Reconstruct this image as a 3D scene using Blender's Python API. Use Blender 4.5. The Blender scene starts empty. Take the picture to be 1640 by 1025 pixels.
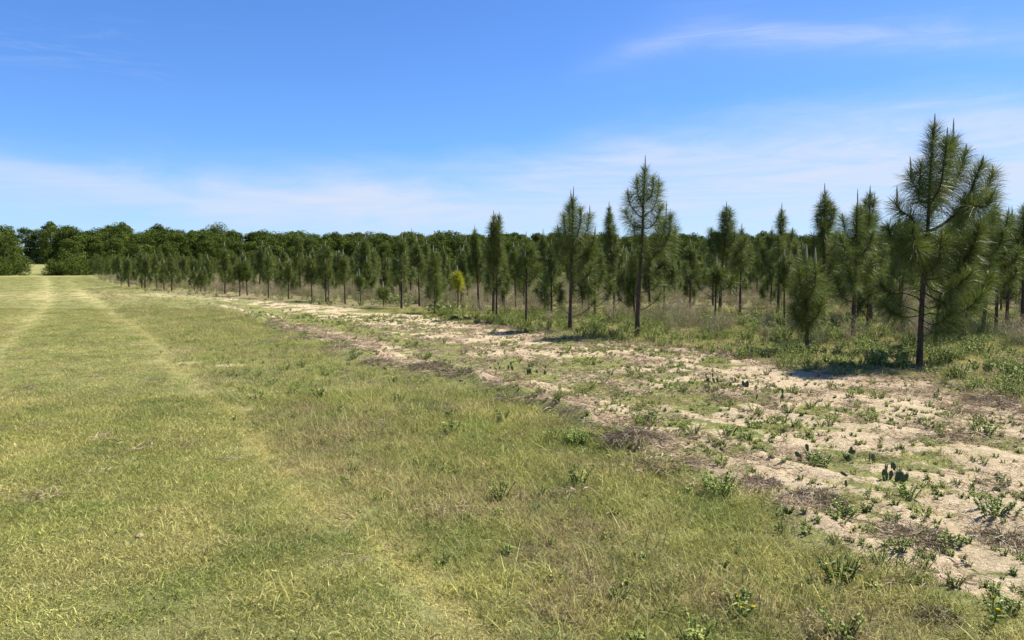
import bpy, math, random
import numpy as np
from mathutils import Vector
random.seed(7)
rng = np.random.default_rng(11)
SC = bpy.context.scene
COL = SC.collection

# ------------------------------------------------------------------ camera
F = 1216.0; CX = 820.0; CY = 512.5; EYE = 1.7; HOR = 425.0
PITCH = math.atan((CY-HOR)/F)
cam_d = bpy.data.cameras.new('camera'); cam = bpy.data.objects.new('camera', cam_d); COL.objects.link(cam)
cam.location = (0, 0, EYE); cam.rotation_euler = (math.pi/2-PITCH, 0, 0)
cam_d.sensor_width = 36; cam_d.lens = F/1640*36; cam_d.clip_start = .05; cam_d.clip_end = 3000
SC.camera = cam

# ------------------------------------------------------------------ light
SUN_EL = math.radians(56); SUN_AZ = math.radians(72)      # azimuth clockwise from +Y
sun_d = bpy.data.lights.new('sun', 'SUN'); sun_d.energy = 5.0; sun_d.angle = math.radians(.55); sun_d.color = (1, .94, .84)
sun = bpy.data.objects.new('sun', sun_d); COL.objects.link(sun)
to_sun = Vector((math.cos(SUN_EL)*math.sin(SUN_AZ), math.cos(SUN_EL)*math.cos(SUN_AZ), math.sin(SUN_EL)))
sun.rotation_euler = to_sun.to_track_quat('Z', 'Y').to_euler(); sun.location = (30, 10, 40)
SC.view_settings.view_transform = 'Standard'; SC.view_settings.look = 'None'
SC.view_settings.exposure = 1.0; SC.view_settings.gamma = 1.0

class NT:
    """tiny node helper"""
    def __init__(s, tree): s.t = tree; s.n = tree.nodes; s.l = tree.links
    def node(s, typ, **kw):
        n = s.n.new(typ)
        for k, v in kw.items(): setattr(n, k, v)
        return n
    def set(s, sock, v):
        if hasattr(v, 'is_output') or isinstance(v, bpy.types.NodeSocket): s.l.new(v, sock)
        else: sock.default_value = (*v, 1) if isinstance(v, tuple) and len(v) == 3 and sock.type == 'RGBA' else v
    def m(s, op, a, b=0.0, c=None, clamp=False):
        n = s.node('ShaderNodeMath', operation=op, use_clamp=clamp)
        s.set(n.inputs[0], a)
        if op not in ('SINE', 'COSINE', 'ABSOLUTE', 'EXPONENT', 'ARCTANGENT', 'SQRT', 'ARCSINE'): s.set(n.inputs[1], b)
        if c is not None: s.set(n.inputs[2], c)
        return n.outputs[0]
    def mix(s, f, a, b, mode='MIX'):
        n = s.node('ShaderNodeMix', data_type='RGBA', blend_type=mode, clamp_factor=True)
        s.set(n.inputs[0], f); s.set(n.inputs[6], a if not isinstance(a, tuple) else (*a, 1)[:4]); s.set(n.inputs[7], b if not isinstance(b, tuple) else (*b, 1)[:4])
        return n.outputs[2]
    def noise(s, vec, scale, detail=4, rough=.55, dist=0.0, out=0):
        n = s.node('ShaderNodeTexNoise'); s.set(n.inputs['Vector'], vec)
        n.inputs['Scale'].default_value = scale; n.inputs['Detail'].default_value = detail
        n.inputs['Roughness'].default_value = rough; n.inputs['Distortion'].default_value = dist
        return n.outputs[out]
    def ramp(s, v, a, b, lo=0.0, hi=1.0, smooth=True):
        n = s.node('ShaderNodeMapRange', interpolation_type='SMOOTHSTEP' if smooth else 'LINEAR')
        s.set(n.inputs[0], v); n.inputs[1].default_value = a; n.inputs[2].default_value = b
        n.inputs[3].default_value = lo; n.inputs[4].default_value = hi
        return n.outputs[0]
    def attr(s, name, out='Fac', typ='GEOMETRY'):
        n = s.node('ShaderNodeAttribute', attribute_name=name, attribute_type=typ); return n.outputs[out]

# ------------------------------------------------------------------ sky
W = bpy.data.worlds.new('World'); SC.world = W; W.use_nodes = True
W.node_tree.nodes.clear(); q = NT(W.node_tree)
sky = q.node('ShaderNodeTexSky', sky_type='NISHITA'); sky.sun_disc = False
sky.sun_elevation = SUN_EL; sky.sun_rotation = SUN_AZ; sky.altitude = 0; sky.air_density = 1.0; sky.dust_density = .1; sky.ozone_density = 3.0
geo = q.node('ShaderNodeTexCoord').outputs['Generated']
sep = q.node('ShaderNodeSeparateXYZ'); q.l.new(geo, sep.inputs[0])
X, Y, Z = sep.outputs
az = q.m('ARCTAN2', X, Y)
hz = q.m('SQRT', q.m('ADD', q.m('MULTIPLY', X, X), q.m('MULTIPLY', Y, Y)))
el = q.m('ARCTAN2', Z, hz)
comb = q.node('ShaderNodeCombineXYZ'); q.l.new(q.m('MULTIPLY', az, 1.0), comb.inputs[0]); q.l.new(q.m('MULTIPLY', el, 3.2), comb.inputs[1])
cv = comb.outputs[0]
n_big = q.noise(cv, 2.3, 4, .5, .5); n_mid = q.noise(cv, 6.0, 6, .6, .8)
comb2 = q.node('ShaderNodeCombineXYZ'); q.l.new(q.m('ADD', az, q.m('MULTIPLY', el, -.6)), comb2.inputs[0]); q.l.new(q.m('MULTIPLY', el, 9.0), comb2.inputs[1])
n_str = q.noise(comb2.outputs[0], 3.4, 12, .68, 1.6)
nn = q.m('ADD', q.m('MULTIPLY', q.m('SUBTRACT', n_big, .5), .10), q.m('MULTIPLY', q.m('SUBTRACT', n_mid, .5), .05))
el_n = q.m('ADD', el, nn)
# thin bank of high cloud low over the horizon, its upper edge higher on the right
edge = q.m('ADD', .125, q.m('MULTIPLY', q.ramp(az, -.15, .18), .048))
low = q.ramp(q.m('SUBTRACT', edge, el_n), -.03, .055)
hor_fade = q.ramp(el, -.01, .09, .45, 1.0)
low = q.m('MULTIPLY', q.m('MULTIPLY', low, hor_fade), q.m('ADD', .30, q.ramp(n_str, .3, .7, .12, .52)))
low = q.m('MULTIPLY', low, q.ramp(az, -.5, .35, .55, 1.2))
# pinkish streak over the left treeline
st = q.m('SUBTRACT', q.m('ADD', el_n, q.m('MULTIPLY', az, .10)), .052)
st = q.m('EXPONENT', q.m('MULTIPLY', q.m('MULTIPLY', st, st), -2600.0))
st = q.m('MULTIPLY', q.m('MULTIPLY', st, q.ramp(az, .2, -.25)), .42)
# long arched wisp high on the right
a1 = q.m('SUBTRACT', az, .30)
a1 = q.m('SUBTRACT', az, .226)
wc = q.m('SMOOTH_MIN', q.m('ADD', .285, q.m('MULTIPLY', a1, -.12)), q.m('ADD', .285, q.m('MULTIPLY', a1, .28)), .03)
wd = q.m('SUBTRACT', q.m('ADD', el, q.m('MULTIPLY', q.m('SUBTRACT', n_mid, .5), .03)), wc)
wdn = q.m('EXPONENT', q.m('MULTIPLY', q.m('MULTIPLY', wd, wd), -5200.0))
soft = q.m('EXPONENT', q.m('MULTIPLY', q.m('MULTIPLY', wd, wd), -500.0))
wisp = q.m('MULTIPLY', q.m('ADD', q.m('MULTIPLY', wdn, q.ramp(n_str, .3, .7, .10, .38)), q.m('MULTIPLY', soft, .07)), q.ramp(az, .04, .24))
top = q.m('MULTIPLY', q.m('MULTIPLY', q.ramp(el, .22, .36), q.ramp(n_str, .45, .75)), .22)
top = q.m('MULTIPLY', top, q.ramp(az, .1, .5))
left = q.m('MULTIPLY', q.m('MULTIPLY', q.ramp(el, .18, .24), q.ramp(el, .30, .24)), q.m('MULTIPLY', q.ramp(n_str, .5, .7), q.m('MULTIPLY', q.ramp(az, -.25, -.5), .14)))
cl = q.m('ADD', q.m('ADD', low, st), q.m('ADD', wisp, q.m('ADD', top, left)), clamp=True)
tint = q.mix(1.0, sky.outputs[0], (.52, .79, 1.22, 1), 'MULTIPLY')
skyc = q.mix(cl, tint, (4.8, 5.35, 6.5, 1))
bg = q.node('ShaderNodeBackground'); q.l.new(skyc, bg.inputs[0]); bg.inputs[1].default_value = .073
wo = q.node('ShaderNodeOutputWorld'); q.l.new(bg.outputs[0], wo.inputs[0])

# ------------------------------------------------------------------ helpers
def hash2(ix, iy, seed):
    h = (ix.astype(np.int64)*374761393 + iy.astype(np.int64)*668265263 + seed*144665) & 0xffffffff
    h = ((h ^ (h >> 13))*1274126177) & 0xffffffff
    h = ((h ^ (h >> 16))*2246822519) & 0xffffffff
    return ((h ^ (h >> 15)) & 0xffffff)/float(0xffffff)
def vnoise(x, y, seed=0):
    ix = np.floor(x); iy = np.floor(y); fx = x-ix; fy = y-iy
    fx = fx*fx*(3-2*fx); fy = fy*fy*(3-2*fy)
    a = hash2(ix, iy, seed); b = hash2(ix+1, iy, seed); c = hash2(ix, iy+1, seed); d = hash2(ix+1, iy+1, seed)
    return (a*(1-fx)+b*fx)*(1-fy)+(c*(1-fx)+d*fx)*fy
def fbm(x, y, s, oct=4, seed=0):
    r = 0; amp = .5; f = 1/s; tot = 0
    for k in range(oct):
        r = r+amp*vnoise(x*f+17.3*k, y*f-9.1*k, seed+k); tot += amp; amp *= .55; f *= 2.03
    return r/tot
def ss(a, b, x):
    t = np.clip((x-a)/(b-a), 0, 1); return t*t*(3-2*t)

def ray(px, py):
    a = (px-CX)/F; b = -(py-CY)/F; sp, cp = math.sin(PITCH), math.cos(PITCH)
    return np.array([a, b*sp+cp, b*cp-sp])
def G(px, py):                                   # a photo point on the level ground
    r = ray(px, py); t = -EYE/r[2]; return np.array([r[0]*t, r[1]*t])
def P(px, py, d):                                # a photo point at distance d
    r = ray(px, py); t = d/r[1]; return np.array([r[0]*t, d, EYE+r[2]*t])
def proj(x, y, z):                               # back to the photo, used to word the labels
    sp, cp = math.sin(PITCH), math.cos(PITCH)
    fz = y*cp-(z-EYE)*sp; u = y*sp+(z-EYE)*cp
    return CX+F*x/fz, CY-F*u/fz

def line(pix):                                   # a ground line through photo points, as x(y)
    g = np.array(sorted([tuple(G(*p))[::-1] for p in pix])); return lambda y: np.interp(y, g[:, 0], g[:, 1])
L_low = line([(215, 472), (300, 482), (400, 508), (520, 553), (640, 593), (820, 655), (985, 735), (1200, 790), (1310, 872), (1480, 945), (1620, 972), (2200, 1005), (3500, 1060)])
L_up = line([(215, 467), (300, 474), (400, 481), (500, 489), (700, 510), (900, 541), (1060, 552), (1200, 580), (1330, 602), (1480, 607), (1640, 655), (1900, 740), (2600, 1000)])
L_B = line([(120, 462), (150, 480), (230, 530), (290, 590), (340, 640), (400, 690), (470, 750), (560, 825), (650, 890), (770, 1000), (880, 1100)])
L_A = line([(72, 443), (76, 460), (78, 478), (50, 512), (5, 560), (-60, 620), (-200, 740), (-500, 1000)])
L_A2 = line([(60, 443), (61, 460), (62, 476), (10, 515), (-80, 560)])
L_C = line([(105, 447), (135, 478), (190, 515), (240, 550), (280, 585)])
Rf = [(2600, 980), (1900, 720), (1640, 633), (1472, 590), (1300, 566), (1020, 541), (913, 531), (843, 518), (790, 512), (693, 502), (614, 491), (522, 484), (395, 474), (300, 466), (200, 459), (160, 449), (150, 441)]
L_row = line(Rf)

def masks(x, y):
    n1 = fbm(x, y, 1.6, 4, 1); n2 = fbm(x, y, .55, 3, 5); n3 = fbm(x, y, 6, 3, 9)
    xl, xu = L_low(y), L_up(y)
    w = np.maximum(xu-xl, .6)
    t = (x-xl)/w + (n1-.5)*.22
    inside = ss(-.04, .08, t)*ss(1.07, .94, t)
    stripe = np.exp(-((t-.30)/.12)**2)*ss(7, 14, y)*.85 + np.exp(-((t-.62)/.08)**2)*.25
    clump = ss(.50, .64, fbm(x, y, .6, 4, 21))
    sand = inside*np.clip(1.08-stripe-clump*.75*(.5+.5*ss(3, 9, y)) - ss(17, 45, y)*.45, 0, 1)
    furrow = (.5+.5*np.sin((x-xl+.5*(n1-.5))*2*math.pi/.52))*ss(.30, .55, fbm(x, y, 1.1, 2, 61))*ss(26, 12, y)
    sand = sand*ss(.02, .05, t+.0)*(1-.38*furrow)
    ridge = np.exp(-((t-.045)/.05)**2)*ss(3, 7, y)*ss(45, 25, y)
    ridge2 = np.exp(-((t-.97)/.06)**2)*.5
    wB = .14+.005*y
    dB = np.exp(-((x-L_B(y)+(n1-.5)*.5)/wB)**2)
    dA = np.exp(-((x-L_A(y)+(n1-.5)*.5)/((.24+.003*y)*(.6+.9*n3)))**2)*(.55+.7*n2)
    dA2 = np.exp(-((x-L_A2(y))/.45)**2)*.4
    dC = np.exp(-((x-L_C(y))/.35)**2)*.5*ss(14, 25, y)
    track = np.clip(np.maximum(np.maximum(dB, dA*1.3), np.maximum(dA2, dC)), 0, 1)
    tall = ss(-.1, .25, x-L_B(y)+(n1-.5)*.3)*ss(.0, -.25, x-xl-.25)
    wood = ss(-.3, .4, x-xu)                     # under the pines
    # small bare patches in the mown grass
    bare = 0
    for (a, b, r) in ((405, 631, .17), (398, 655, .26), (370, 585, .2), (425, 633, .14), (300, 580, .15)):
        g = G(a, b); bare = bare+np.exp(-(((x-g[0])/(r*1.5))**2+((y-g[1])/(r*.9))**2))*ss(.25, .6, n2)*1.3
    bare = np.clip(bare, 0, 1)
    dry = np.clip((n3-.45)*1.4, 0, 1)*.5+(n1-.5)*.6
    return dict(t=t, inside=inside, sand=np.clip(sand, 0, 1), ridge=ridge, ridge2=ridge2, track=track, furrow=furrow, tall=tall, wood=wood, bare=bare, dry=dry, n1=n1, n2=n2, n3=n3)

def zg(x, y, m=None):
    x = np.asarray(x, float); y = np.asarray(y, float)
    if m is None: m = masks(x, y)
    near = ss(120, 40, y)
    z = (fbm(x, y, 3.5, 3, 31)-.5)*.10*near
    z = z+m['inside']*((fbm(x, y, .38, 4, 33)-.5)*.10)*near
    z = z+m['ridge']*(.05+.13*ss(.3, .7, m['n2']))
    z = z-m['inside']*m['furrow']*.035
    z = z+m['ridge2']*.06*m['n2']*near
    z = z-m['track']*.02
    z = z+m['wood']*(m['n1']-.4)*.08*near
    far = ss(150, 330, y)*3.5
    return z+far
def zg1(x, y): return float(zg(np.array([x]), np.array([y]))[0])

def mesh_np(name, V, Q, mat=None, smooth=False, attrs=None, tris=None):
    me = bpy.data.meshes.new(name)
    V = np.asarray(V, np.float32); Q = np.asarray(Q, np.int32)
    nq = len(Q); me.vertices.add(len(V)); me.vertices.foreach_set('co', V.ravel())
    nl = nq*4; nt = 0
    if tris is not None: nt = len(tris)
    me.loops.add(nl+nt*3)
    li = Q.ravel()
    if nt: li = np.concatenate([li, np.asarray(tris, np.int32).ravel()])
    me.loops.foreach_set('vertex_index', li)
    me.polygons.add(nq+nt)
    st = np.arange(nq)*4
    if nt: st = np.concatenate([st, nl+np.arange(nt)*3])
    me.polygons.foreach_set('loop_start', st.astype(np.int32))
    me.polygons.foreach_set('use_smooth', np.full(nq+nt, smooth))
    for k, v in (attrs or {}).items():
        v = np.asarray(v, np.float32)
        if v.ndim == 1: a = me.attributes.new(k, 'FLOAT', 'POINT'); a.data.foreach_set('value', v)
        else: a = me.attributes.new(k, 'FLOAT_COLOR', 'POINT'); a.data.foreach_set('color', np.c_[v, np.ones(len(v))].astype(np.float32).ravel())
    me.update(calc_edges=True)
    if mat: me.materials.append(mat)
    return me
def link(name, me, parent=None, loc=None):
    o = bpy.data.objects.new(name, me); COL.objects.link(o)
    if parent: o.parent = parent
    if loc is not None: o.location = loc
    return o
def thing(name, loc, label, cat, group=None, rz=0.0, scale=1.0):
    o = bpy.data.objects.new(name, None); COL.objects.link(o); o.location = loc; o.rotation_euler.z = rz
    o.scale = (scale,)*3; o.empty_display_size = .2
    o['label'] = label; o['category'] = cat
    if group: o['group'] = group
    return o
def copy_thing(src, loc, rz, scale, label, group):
    r = src.copy(); COL.objects.link(r); r.location = loc; r.rotation_euler.z = rz; r.scale = scale
    r['label'] = label; r['group'] = group
    for ch in src.children:
        c = ch.copy(); COL.objects.link(c); c.parent = r
    return r

class Geo:
    def __init__(s): s.V = []; s.Q = []; s.A = []; s.n = 0
    def add(s, V, Q, a=None):
        V = np.asarray(V, float).reshape(-1, 3); s.V.append(V); s.Q.append(np.asarray(Q)+s.n); s.n += len(V)
        s.A.append(np.zeros(len(V)) if a is None else np.broadcast_to(a, len(V)))
    def mesh(s, name, mat, smooth=False):
        return mesh_np(name, np.concatenate(s.V), np.concatenate(s.Q), mat, smooth, {'v': np.concatenate(s.A)})

def tube(geo, pts, rad, sides=7, a=0.0, wob=0.0):
    pts = np.asarray(pts, float); n = len(pts); rad = np.broadcast_to(rad, n)
    T = np.gradient(pts, axis=0); T /= np.linalg.norm(T, axis=1)[:, None]+1e-9
    up = np.array([.13, .9, .1]); U = np.cross(T, up); U /= np.linalg.norm(U, axis=1)[:, None]+1e-9
    Wv = np.cross(T, U); th = np.linspace(0, 2*math.pi, sides, endpoint=False)
    R = rad[:, None]*(1+wob*rng.standard_normal((n, sides)))
    V = pts[:, None, :]+R[:, :, None]*(np.cos(th)[None, :, None]*U[:, None, :]+np.sin(th)[None, :, None]*Wv[:, None, :])
    Q = []
    for i in range(n-1):
        for j in range(sides):
            k = (j+1) % sides; Q.append((i*sides+j, i*sides+k, (i+1)*sides+k, (i+1)*sides+j))
    geo.add(V.reshape(-1, 3), Q, a)

def blades(geo, B, D, L, w, droop=.3, a=None, wdir=None):
    """B base, D unit direction, L length, w width arrays; three-point strips that sag towards the tip"""
    n = len(B); L = np.broadcast_to(L, n)[:, None]; w = np.broadcast_to(w, n)[:, None]
    dr = np.broadcast_to(droop, n)[:, None]
    R = rng.standard_normal((n, 3)) if wdir is None else wdir
    S = np.cross(D, R); S /= np.linalg.norm(S, axis=1)[:, None]+1e-9
    down = np.array([[0, 0, -1.0]])
    M = B+D*L*.55+down*dr*L*.18; T = B+D*L+down*dr*L*.65
    V = np.stack([B-S*w*.5, B+S*w*.5, M+S*w*.45, M-S*w*.45, T+S*w*.1, T-S*w*.1], 1).reshape(-1, 3)
    i = np.arange(n)[:, None]*6
    Q = np.concatenate([i+np.array([[0, 1, 2, 3]]), i+np.array([[3, 2, 4, 5]])], 0)
    av = rng.random(n) if a is None else np.broadcast_to(a, n)
    geo.add(V, Q, np.repeat(av, 6))

# ------------------------------------------------------------------ materials
def mat(name, fn):
    m = bpy.data.materials.new(name); m.use_nodes = True; m.node_tree.nodes.clear(); k = NT(m.node_tree)
    out = k.node('ShaderNodeOutputMaterial'); fn(k, out); return m
def princ(k, col, rough=.6, spec=.3, normal=None):
    p = k.node('ShaderNodeBsdfPrincipled'); k.set(p.inputs['Base Color'], col if not isinstance(col, tuple) else (*col, 1)[:4])
    k.set(p.inputs['Roughness'], rough); p.inputs['Specular IOR Level'].default_value = spec
    if normal is not None: k.l.new(normal, p.inputs['Normal'])
    return p
def leafy(k, out, col, rough, spec, trans, tcol=None):
    p = princ(k, col, rough, spec); t = k.node('ShaderNodeBsdfTranslucent')
    k.set(t.inputs[0], col if tcol is None else tcol)
    mx = k.node('ShaderNodeMixShader'); mx.inputs[0].default_value = trans
    k.l.new(p.outputs[0], mx.inputs[1]); k.l.new(t.outputs[0], mx.inputs[2]); k.l.new(mx.outputs[0], out.inputs[0])

def f_needle(k, out, c1=(.036, .070, .008), c2=(.185, .225, .040), c3=(.20, .16, .05)):
    v = k.attr('v'); r = k.node('ShaderNodeObjectInfo').outputs['Random']
    c = k.mix(k.ramp(v, .05, .85), c1, c2)
    c = k.mix(k.ramp(v, .93, 1.0), c, c3)
    c = k.mix(k.m('MULTIPLY', r, .35), c, (.095, .11, .02))
    leafy(k, out, c, .42, .32, .38, c)
M_needle = mat('pine_needles', f_needle)
M_yellow = mat('yellow_needles', lambda k, o: f_needle(k, o, (.30, .32, .02), (.60, .58, .04), (.7, .6, .06)))
def f_bark(k, out):
    co = k.node('ShaderNodeTexCoord').outputs['Object']
    mp = k.node('ShaderNodeMapping'); mp.inputs['Scale'].default_value = (14, 14, 5); k.l.new(co, mp.inputs[0])
    n = k.noise(mp.outputs[0], 2.2, 5, .65); n2 = k.noise(co, 60, 3)
    c = k.mix(k.ramp(n, .35, .7), (.030, .020, .014), (.12, .078, .052)); c = k.mix(k.m('MULTIPLY', n2, .3), c, (.17, .12, .085))
    b = k.node('ShaderNodeBump'); b.inputs['Strength'].default_value = .9; b.inputs['Distance'].default_value = .02; k.l.new(n, b.inputs['Height'])
    k.l.new(princ(k, c, .9, .15, b.outputs[0]).outputs[0], out.inputs[0])
M_bark = mat('pine_bark', f_bark)
def f_cand(k, out):
    co = k.node('ShaderNodeTexCoord').outputs['Object']
    n = k.noise(co, 70, 3); c = k.mix(n, (.20, .17, .12), (.52, .47, .38))
    k.l.new(princ(k, c, .7, .2).outputs[0], out.inputs[0])
M_cand = mat('pine_candle', f_cand)
def f_leaf(k, out):
    v = k.attr('v'); r = k.node('ShaderNodeObjectInfo').outputs['Random']
    c = k.mix(k.ramp(v, 0, 1), (.018, .036, .005), (.135, .180, .024))
    c = k.mix(k.m('MULTIPLY', r, .5), c, (.075, .10, .018)); leafy(k, out, c, .75, .12, .22)
M_leaf = mat('broadleaf', f_leaf)
M_lbark = mat('grey_bark', lambda k, o: k.l.new(princ(k, k.mix(k.noise(k.node('ShaderNodeTexCoord').outputs['Object'], 3, 4), (.07, .06, .05), (.22, .19, .16)), .9, .1).outputs[0], o.inputs[0]))
def f_inst(k, out, rough=.55, spec=.3, trans=.38):
    v = k.attr('v'); c = k.attr('col', 'Color', 'INSTANCER')
    br = k.ramp(v, 0, 1, .55, 1.45, False)
    comb = k.node('ShaderNodeCombineXYZ'); [k.l.new(br, comb.inputs[i]) for i in range(3)]
    c2 = k.mix(1.0, c, comb.outputs[0], 'MULTIPLY')
    c2 = k.mix(k.ramp(v, .80, .97, 0, .75), c2, (.48, .42, .18))
    leafy(k, out, c2, rough, spec, trans)
M_inst = mat('grass_blades', f_inst)
M_dry = mat('dry_stems', lambda k, o: f_inst(k, o, .8, .1, .12))
def f_weed(k, out, a=(.15, .21, .035), b=(.33, .38, .09)):
    v = k.attr('v'); r = k.node('ShaderNodeObjectInfo').outputs['Random']
    c = k.mix(v, a, b); c = k.mix(k.m('MULTIPLY', r, .35), c, (.10, .11, .03)); leafy(k, out, c, .5, .35, .2)
M_weed = mat('weed_leaves', f_weed)
M_darkweed = mat('dark_weed_leaves', lambda k, o: f_weed(k, o, (.035, .062, .014), (.10, .145, .035)))
M_straw = mat('dead_straw', lambda k, o: f_weed(k, o, (.09, .06, .042), (.34, .25, .16)))
def f_cactus(k, out):
    co = k.node('ShaderNodeTexCoord').outputs['Object']
    c = k.mix(k.noise(co, 40, 3), (.040, .058, .018), (.095, .125, .038)); c = k.mix(k.ramp(k.noise(co, 90, 2), .62, .7), c, (.25, .22, .13))
    k.l.new(princ(k, c, .6, .3).outputs[0], out.inputs[0])
M_cactus = mat('cactus_skin', f_cactus)
M_petal = mat('pale_petals', lambda k, o: leafy(k, o, (.75, .72, .45), .6, .2, .3))
M_petaly = mat('yellow_petals', lambda k, o: leafy(k, o, (.75, .62, .04), .6, .2, .3))

def f_ground(k, out):
    co = k.node('ShaderNodeTexCoord').outputs['Object']
    sand = k.attr('sand'); dry = k.attr('dry'); ridge = k.attr('ridge'); wood = k.attr('wood')
    fine = k.noise(co, 38, 5, .65); mid = k.noise(co, 9, 6, .62, .4); lo = k.noise(co, 1.3, 4, .5); vf = k.noise(co, 150, 3, .6)
    mp = k.node('ShaderNodeMapping'); mp.inputs['Rotation'].default_value = (0, 0, .6); mp.inputs['Scale'].default_value = (1, 2.6, 1); k.l.new(co, mp.inputs[0])
    lit = k.noise(mp.outputs[0], 26, 5, .7, 1.0)
    grass = k.mix(k.ramp(mid, .35, .68), (.11, .13, .034), (.235, .24, .08))
    grass = k.mix(k.ramp(fine, .5, .75), grass, (.34, .28, .16))
    grass = k.mix(k.m('MULTIPLY', k.m('ADD', dry, k.m('MULTIPLY', k.m('SUBTRACT', lo, .5), .6)), .95, clamp=True), grass, (.40, .36, .155))
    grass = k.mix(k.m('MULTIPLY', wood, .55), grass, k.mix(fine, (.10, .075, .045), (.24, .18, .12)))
    s1 = k.mix(k.ramp(mid, .3, .7), (.45, .355, .215), (.61, .50, .32))
    s1 = k.mix(k.m('MULTIPLY', k.ramp(lit, .50, .64), .75), s1, (.25, .175, .115))
    s1 = k.mix(k.m('MULTIPLY', k.ramp(fine, .56, .70), .7), s1, (.17, .12, .085))
    s1 = k.mix(k.m('MULTIPLY', k.ramp(k.noise(co, 2.6, 4, .6), .50, .66), .5), s1, (.36, .275, .175))
    s1 = k.mix(k.m('MULTIPLY', ridge, k.ramp(mid, .25, .6, .5, 1.0)), s1, k.mix(fine, (.24, .17, .115), (.50, .39, .27)))
    f = k.ramp(k.m('ADD', sand, k.m('ADD', k.m('MULTIPLY', k.m('SUBTRACT', mid, .5), .9), k.m('MULTIPLY', k.m('SUBTRACT', fine, .5), .6))), .38, .62)
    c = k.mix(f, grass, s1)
    b = k.node('ShaderNodeBump'); b.inputs['Strength'].default_value = 1.0; b.inputs['Distance'].default_value = .035
    h = k.m('ADD', k.m('MULTIPLY', mid, 1.0), k.m('ADD', k.m('MULTIPLY', fine, .7), k.m('ADD', k.m('MULTIPLY', vf, .25), k.m('MULTIPLY', lit, .5))))
    k.l.new(h, b.inputs['Height'])
    k.l.new(princ(k, c, .95, .1, b.outputs[0]).outputs[0], out.inputs[0])
M_ground = mat('ground', f_ground)

# ------------------------------------------------------------------ ground
def build_ground():
    nx, ny = 860, 900
    u = np.linspace(-math.asinh(420/3.5), math.asinh(420/3.5), nx); xs = 3.5*np.sinh(u)
    v = np.linspace(math.asinh(-30/4.0), math.asinh(900/4.0), ny); ys = 4.0+4.0*np.sinh(v)
    Xg, Yg = np.meshgrid(xs, ys); x = Xg.ravel(); y = Yg.ravel()
    m = masks(x, y); z = zg(x, y, m)
    i = np.arange(ny-1)[:, None]*nx+np.arange(nx-1)[None, :]; i = i.ravel()
    Q = np.stack([i, i+1, i+1+nx, i+nx], 1)
    farb = ss(24, 50, y)
    dry = np.clip(m['dry']*.6+m['track']*.55*ss(150, 60, y)+.12*farb+.5*np.exp(-((y-44)/7)**2)*ss(-8, -18, x), 0, 1)
    me = mesh_np('ground', np.stack([x, y, z], 1), Q, M_ground, True,
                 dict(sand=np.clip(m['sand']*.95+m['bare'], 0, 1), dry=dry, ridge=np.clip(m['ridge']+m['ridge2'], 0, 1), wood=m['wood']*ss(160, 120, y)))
    o = link('ground', me); o['kind'] = 'structure'
build_ground()

# ------------------------------------------------------------------ instanced ground cover ("stuff")
def proto_col(name, meshes):
    c = bpy.data.collections.new(name)
    for i, me in enumerate(meshes):
        o = bpy.data.objects.new('%s_%02d' % (name, i), me); c.objects.link(o)
    return c
def scatter(name, pts, rz, sc, idx, col, coll, tilt=None):
    n = len(pts)
    me = bpy.data.meshes.new(name); me.vertices.add(n); me.vertices.foreach_set('co', np.asarray(pts, np.float32).ravel())
    rot = np.zeros((n, 3), np.float32); rot[:, 2] = rz
    if tilt is not None: rot[:, :2] = tilt
    a = me.attributes.new('rot', 'FLOAT_VECTOR', 'POINT'); a.data.foreach_set('vector', rot.ravel())
    sc = np.asarray(sc, np.float32); sc = sc if sc.ndim == 2 else np.repeat(sc[:, None], 3, 1)
    a = me.attributes.new('scl', 'FLOAT_VECTOR', 'POINT'); a.data.foreach_set('vector', np.ascontiguousarray(sc).ravel())
    a = me.attributes.new('pick', 'INT', 'POINT'); a.data.foreach_set('value', np.asarray(idx, np.int32))
    if col is not None:
        a = me.attributes.new('col', 'FLOAT_COLOR', 'POINT'); a.data.foreach_set('color', np.c_[col, np.ones(n)].astype(np.float32).ravel())
    o = link(name, me)
    t = bpy.data.node_groups.new(name+'_scatter', 'GeometryNodeTree')
    t.interface.new_socket('Geometry', in_out='INPUT', socket_type='NodeSocketGeometry')
    t.interface.new_socket('Geometry', in_out='OUTPUT', socket_type='NodeSocketGeometry')
    N = t.nodes; gi = N.new('NodeGroupInput'); go = N.new('NodeGroupOutput'); ip = N.new('GeometryNodeInstanceOnPoints')
    ci = N.new('GeometryNodeCollectionInfo'); ci.inputs['Collection'].default_value = coll
    ci.inputs['Separate Children'].default_value = True; ci.inputs['Reset Children'].default_value = True
    def na(nm, typ):
        a = N.new('GeometryNodeInputNamedAttribute'); a.data_type = typ; a.inputs['Name'].default_value = nm; return a.outputs['Attribute']
    L = t.links
    L.new(gi.outputs[0], ip.inputs['Points']); L.new(ci.outputs[0], ip.inputs['Instance']); ip.inputs['Pick Instance'].default_value = True
    L.new(na('pick', 'INT'), ip.inputs['Instance Index'])
    e = N.new('FunctionNodeEulerToRotation'); L.new(na('rot', 'FLOAT_VECTOR'), e.inputs[0]); L.new(e.outputs[0], ip.inputs['Rotation'])
    L.new(na('scl', 'FLOAT_VECTOR'), ip.inputs['Scale']); L.new(ip.outputs[0], go.inputs[0])
    md = o.modifiers.new('scatter', 'NODES'); md.node_group = t
    o['kind'] = 'stuff'
    return o

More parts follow.
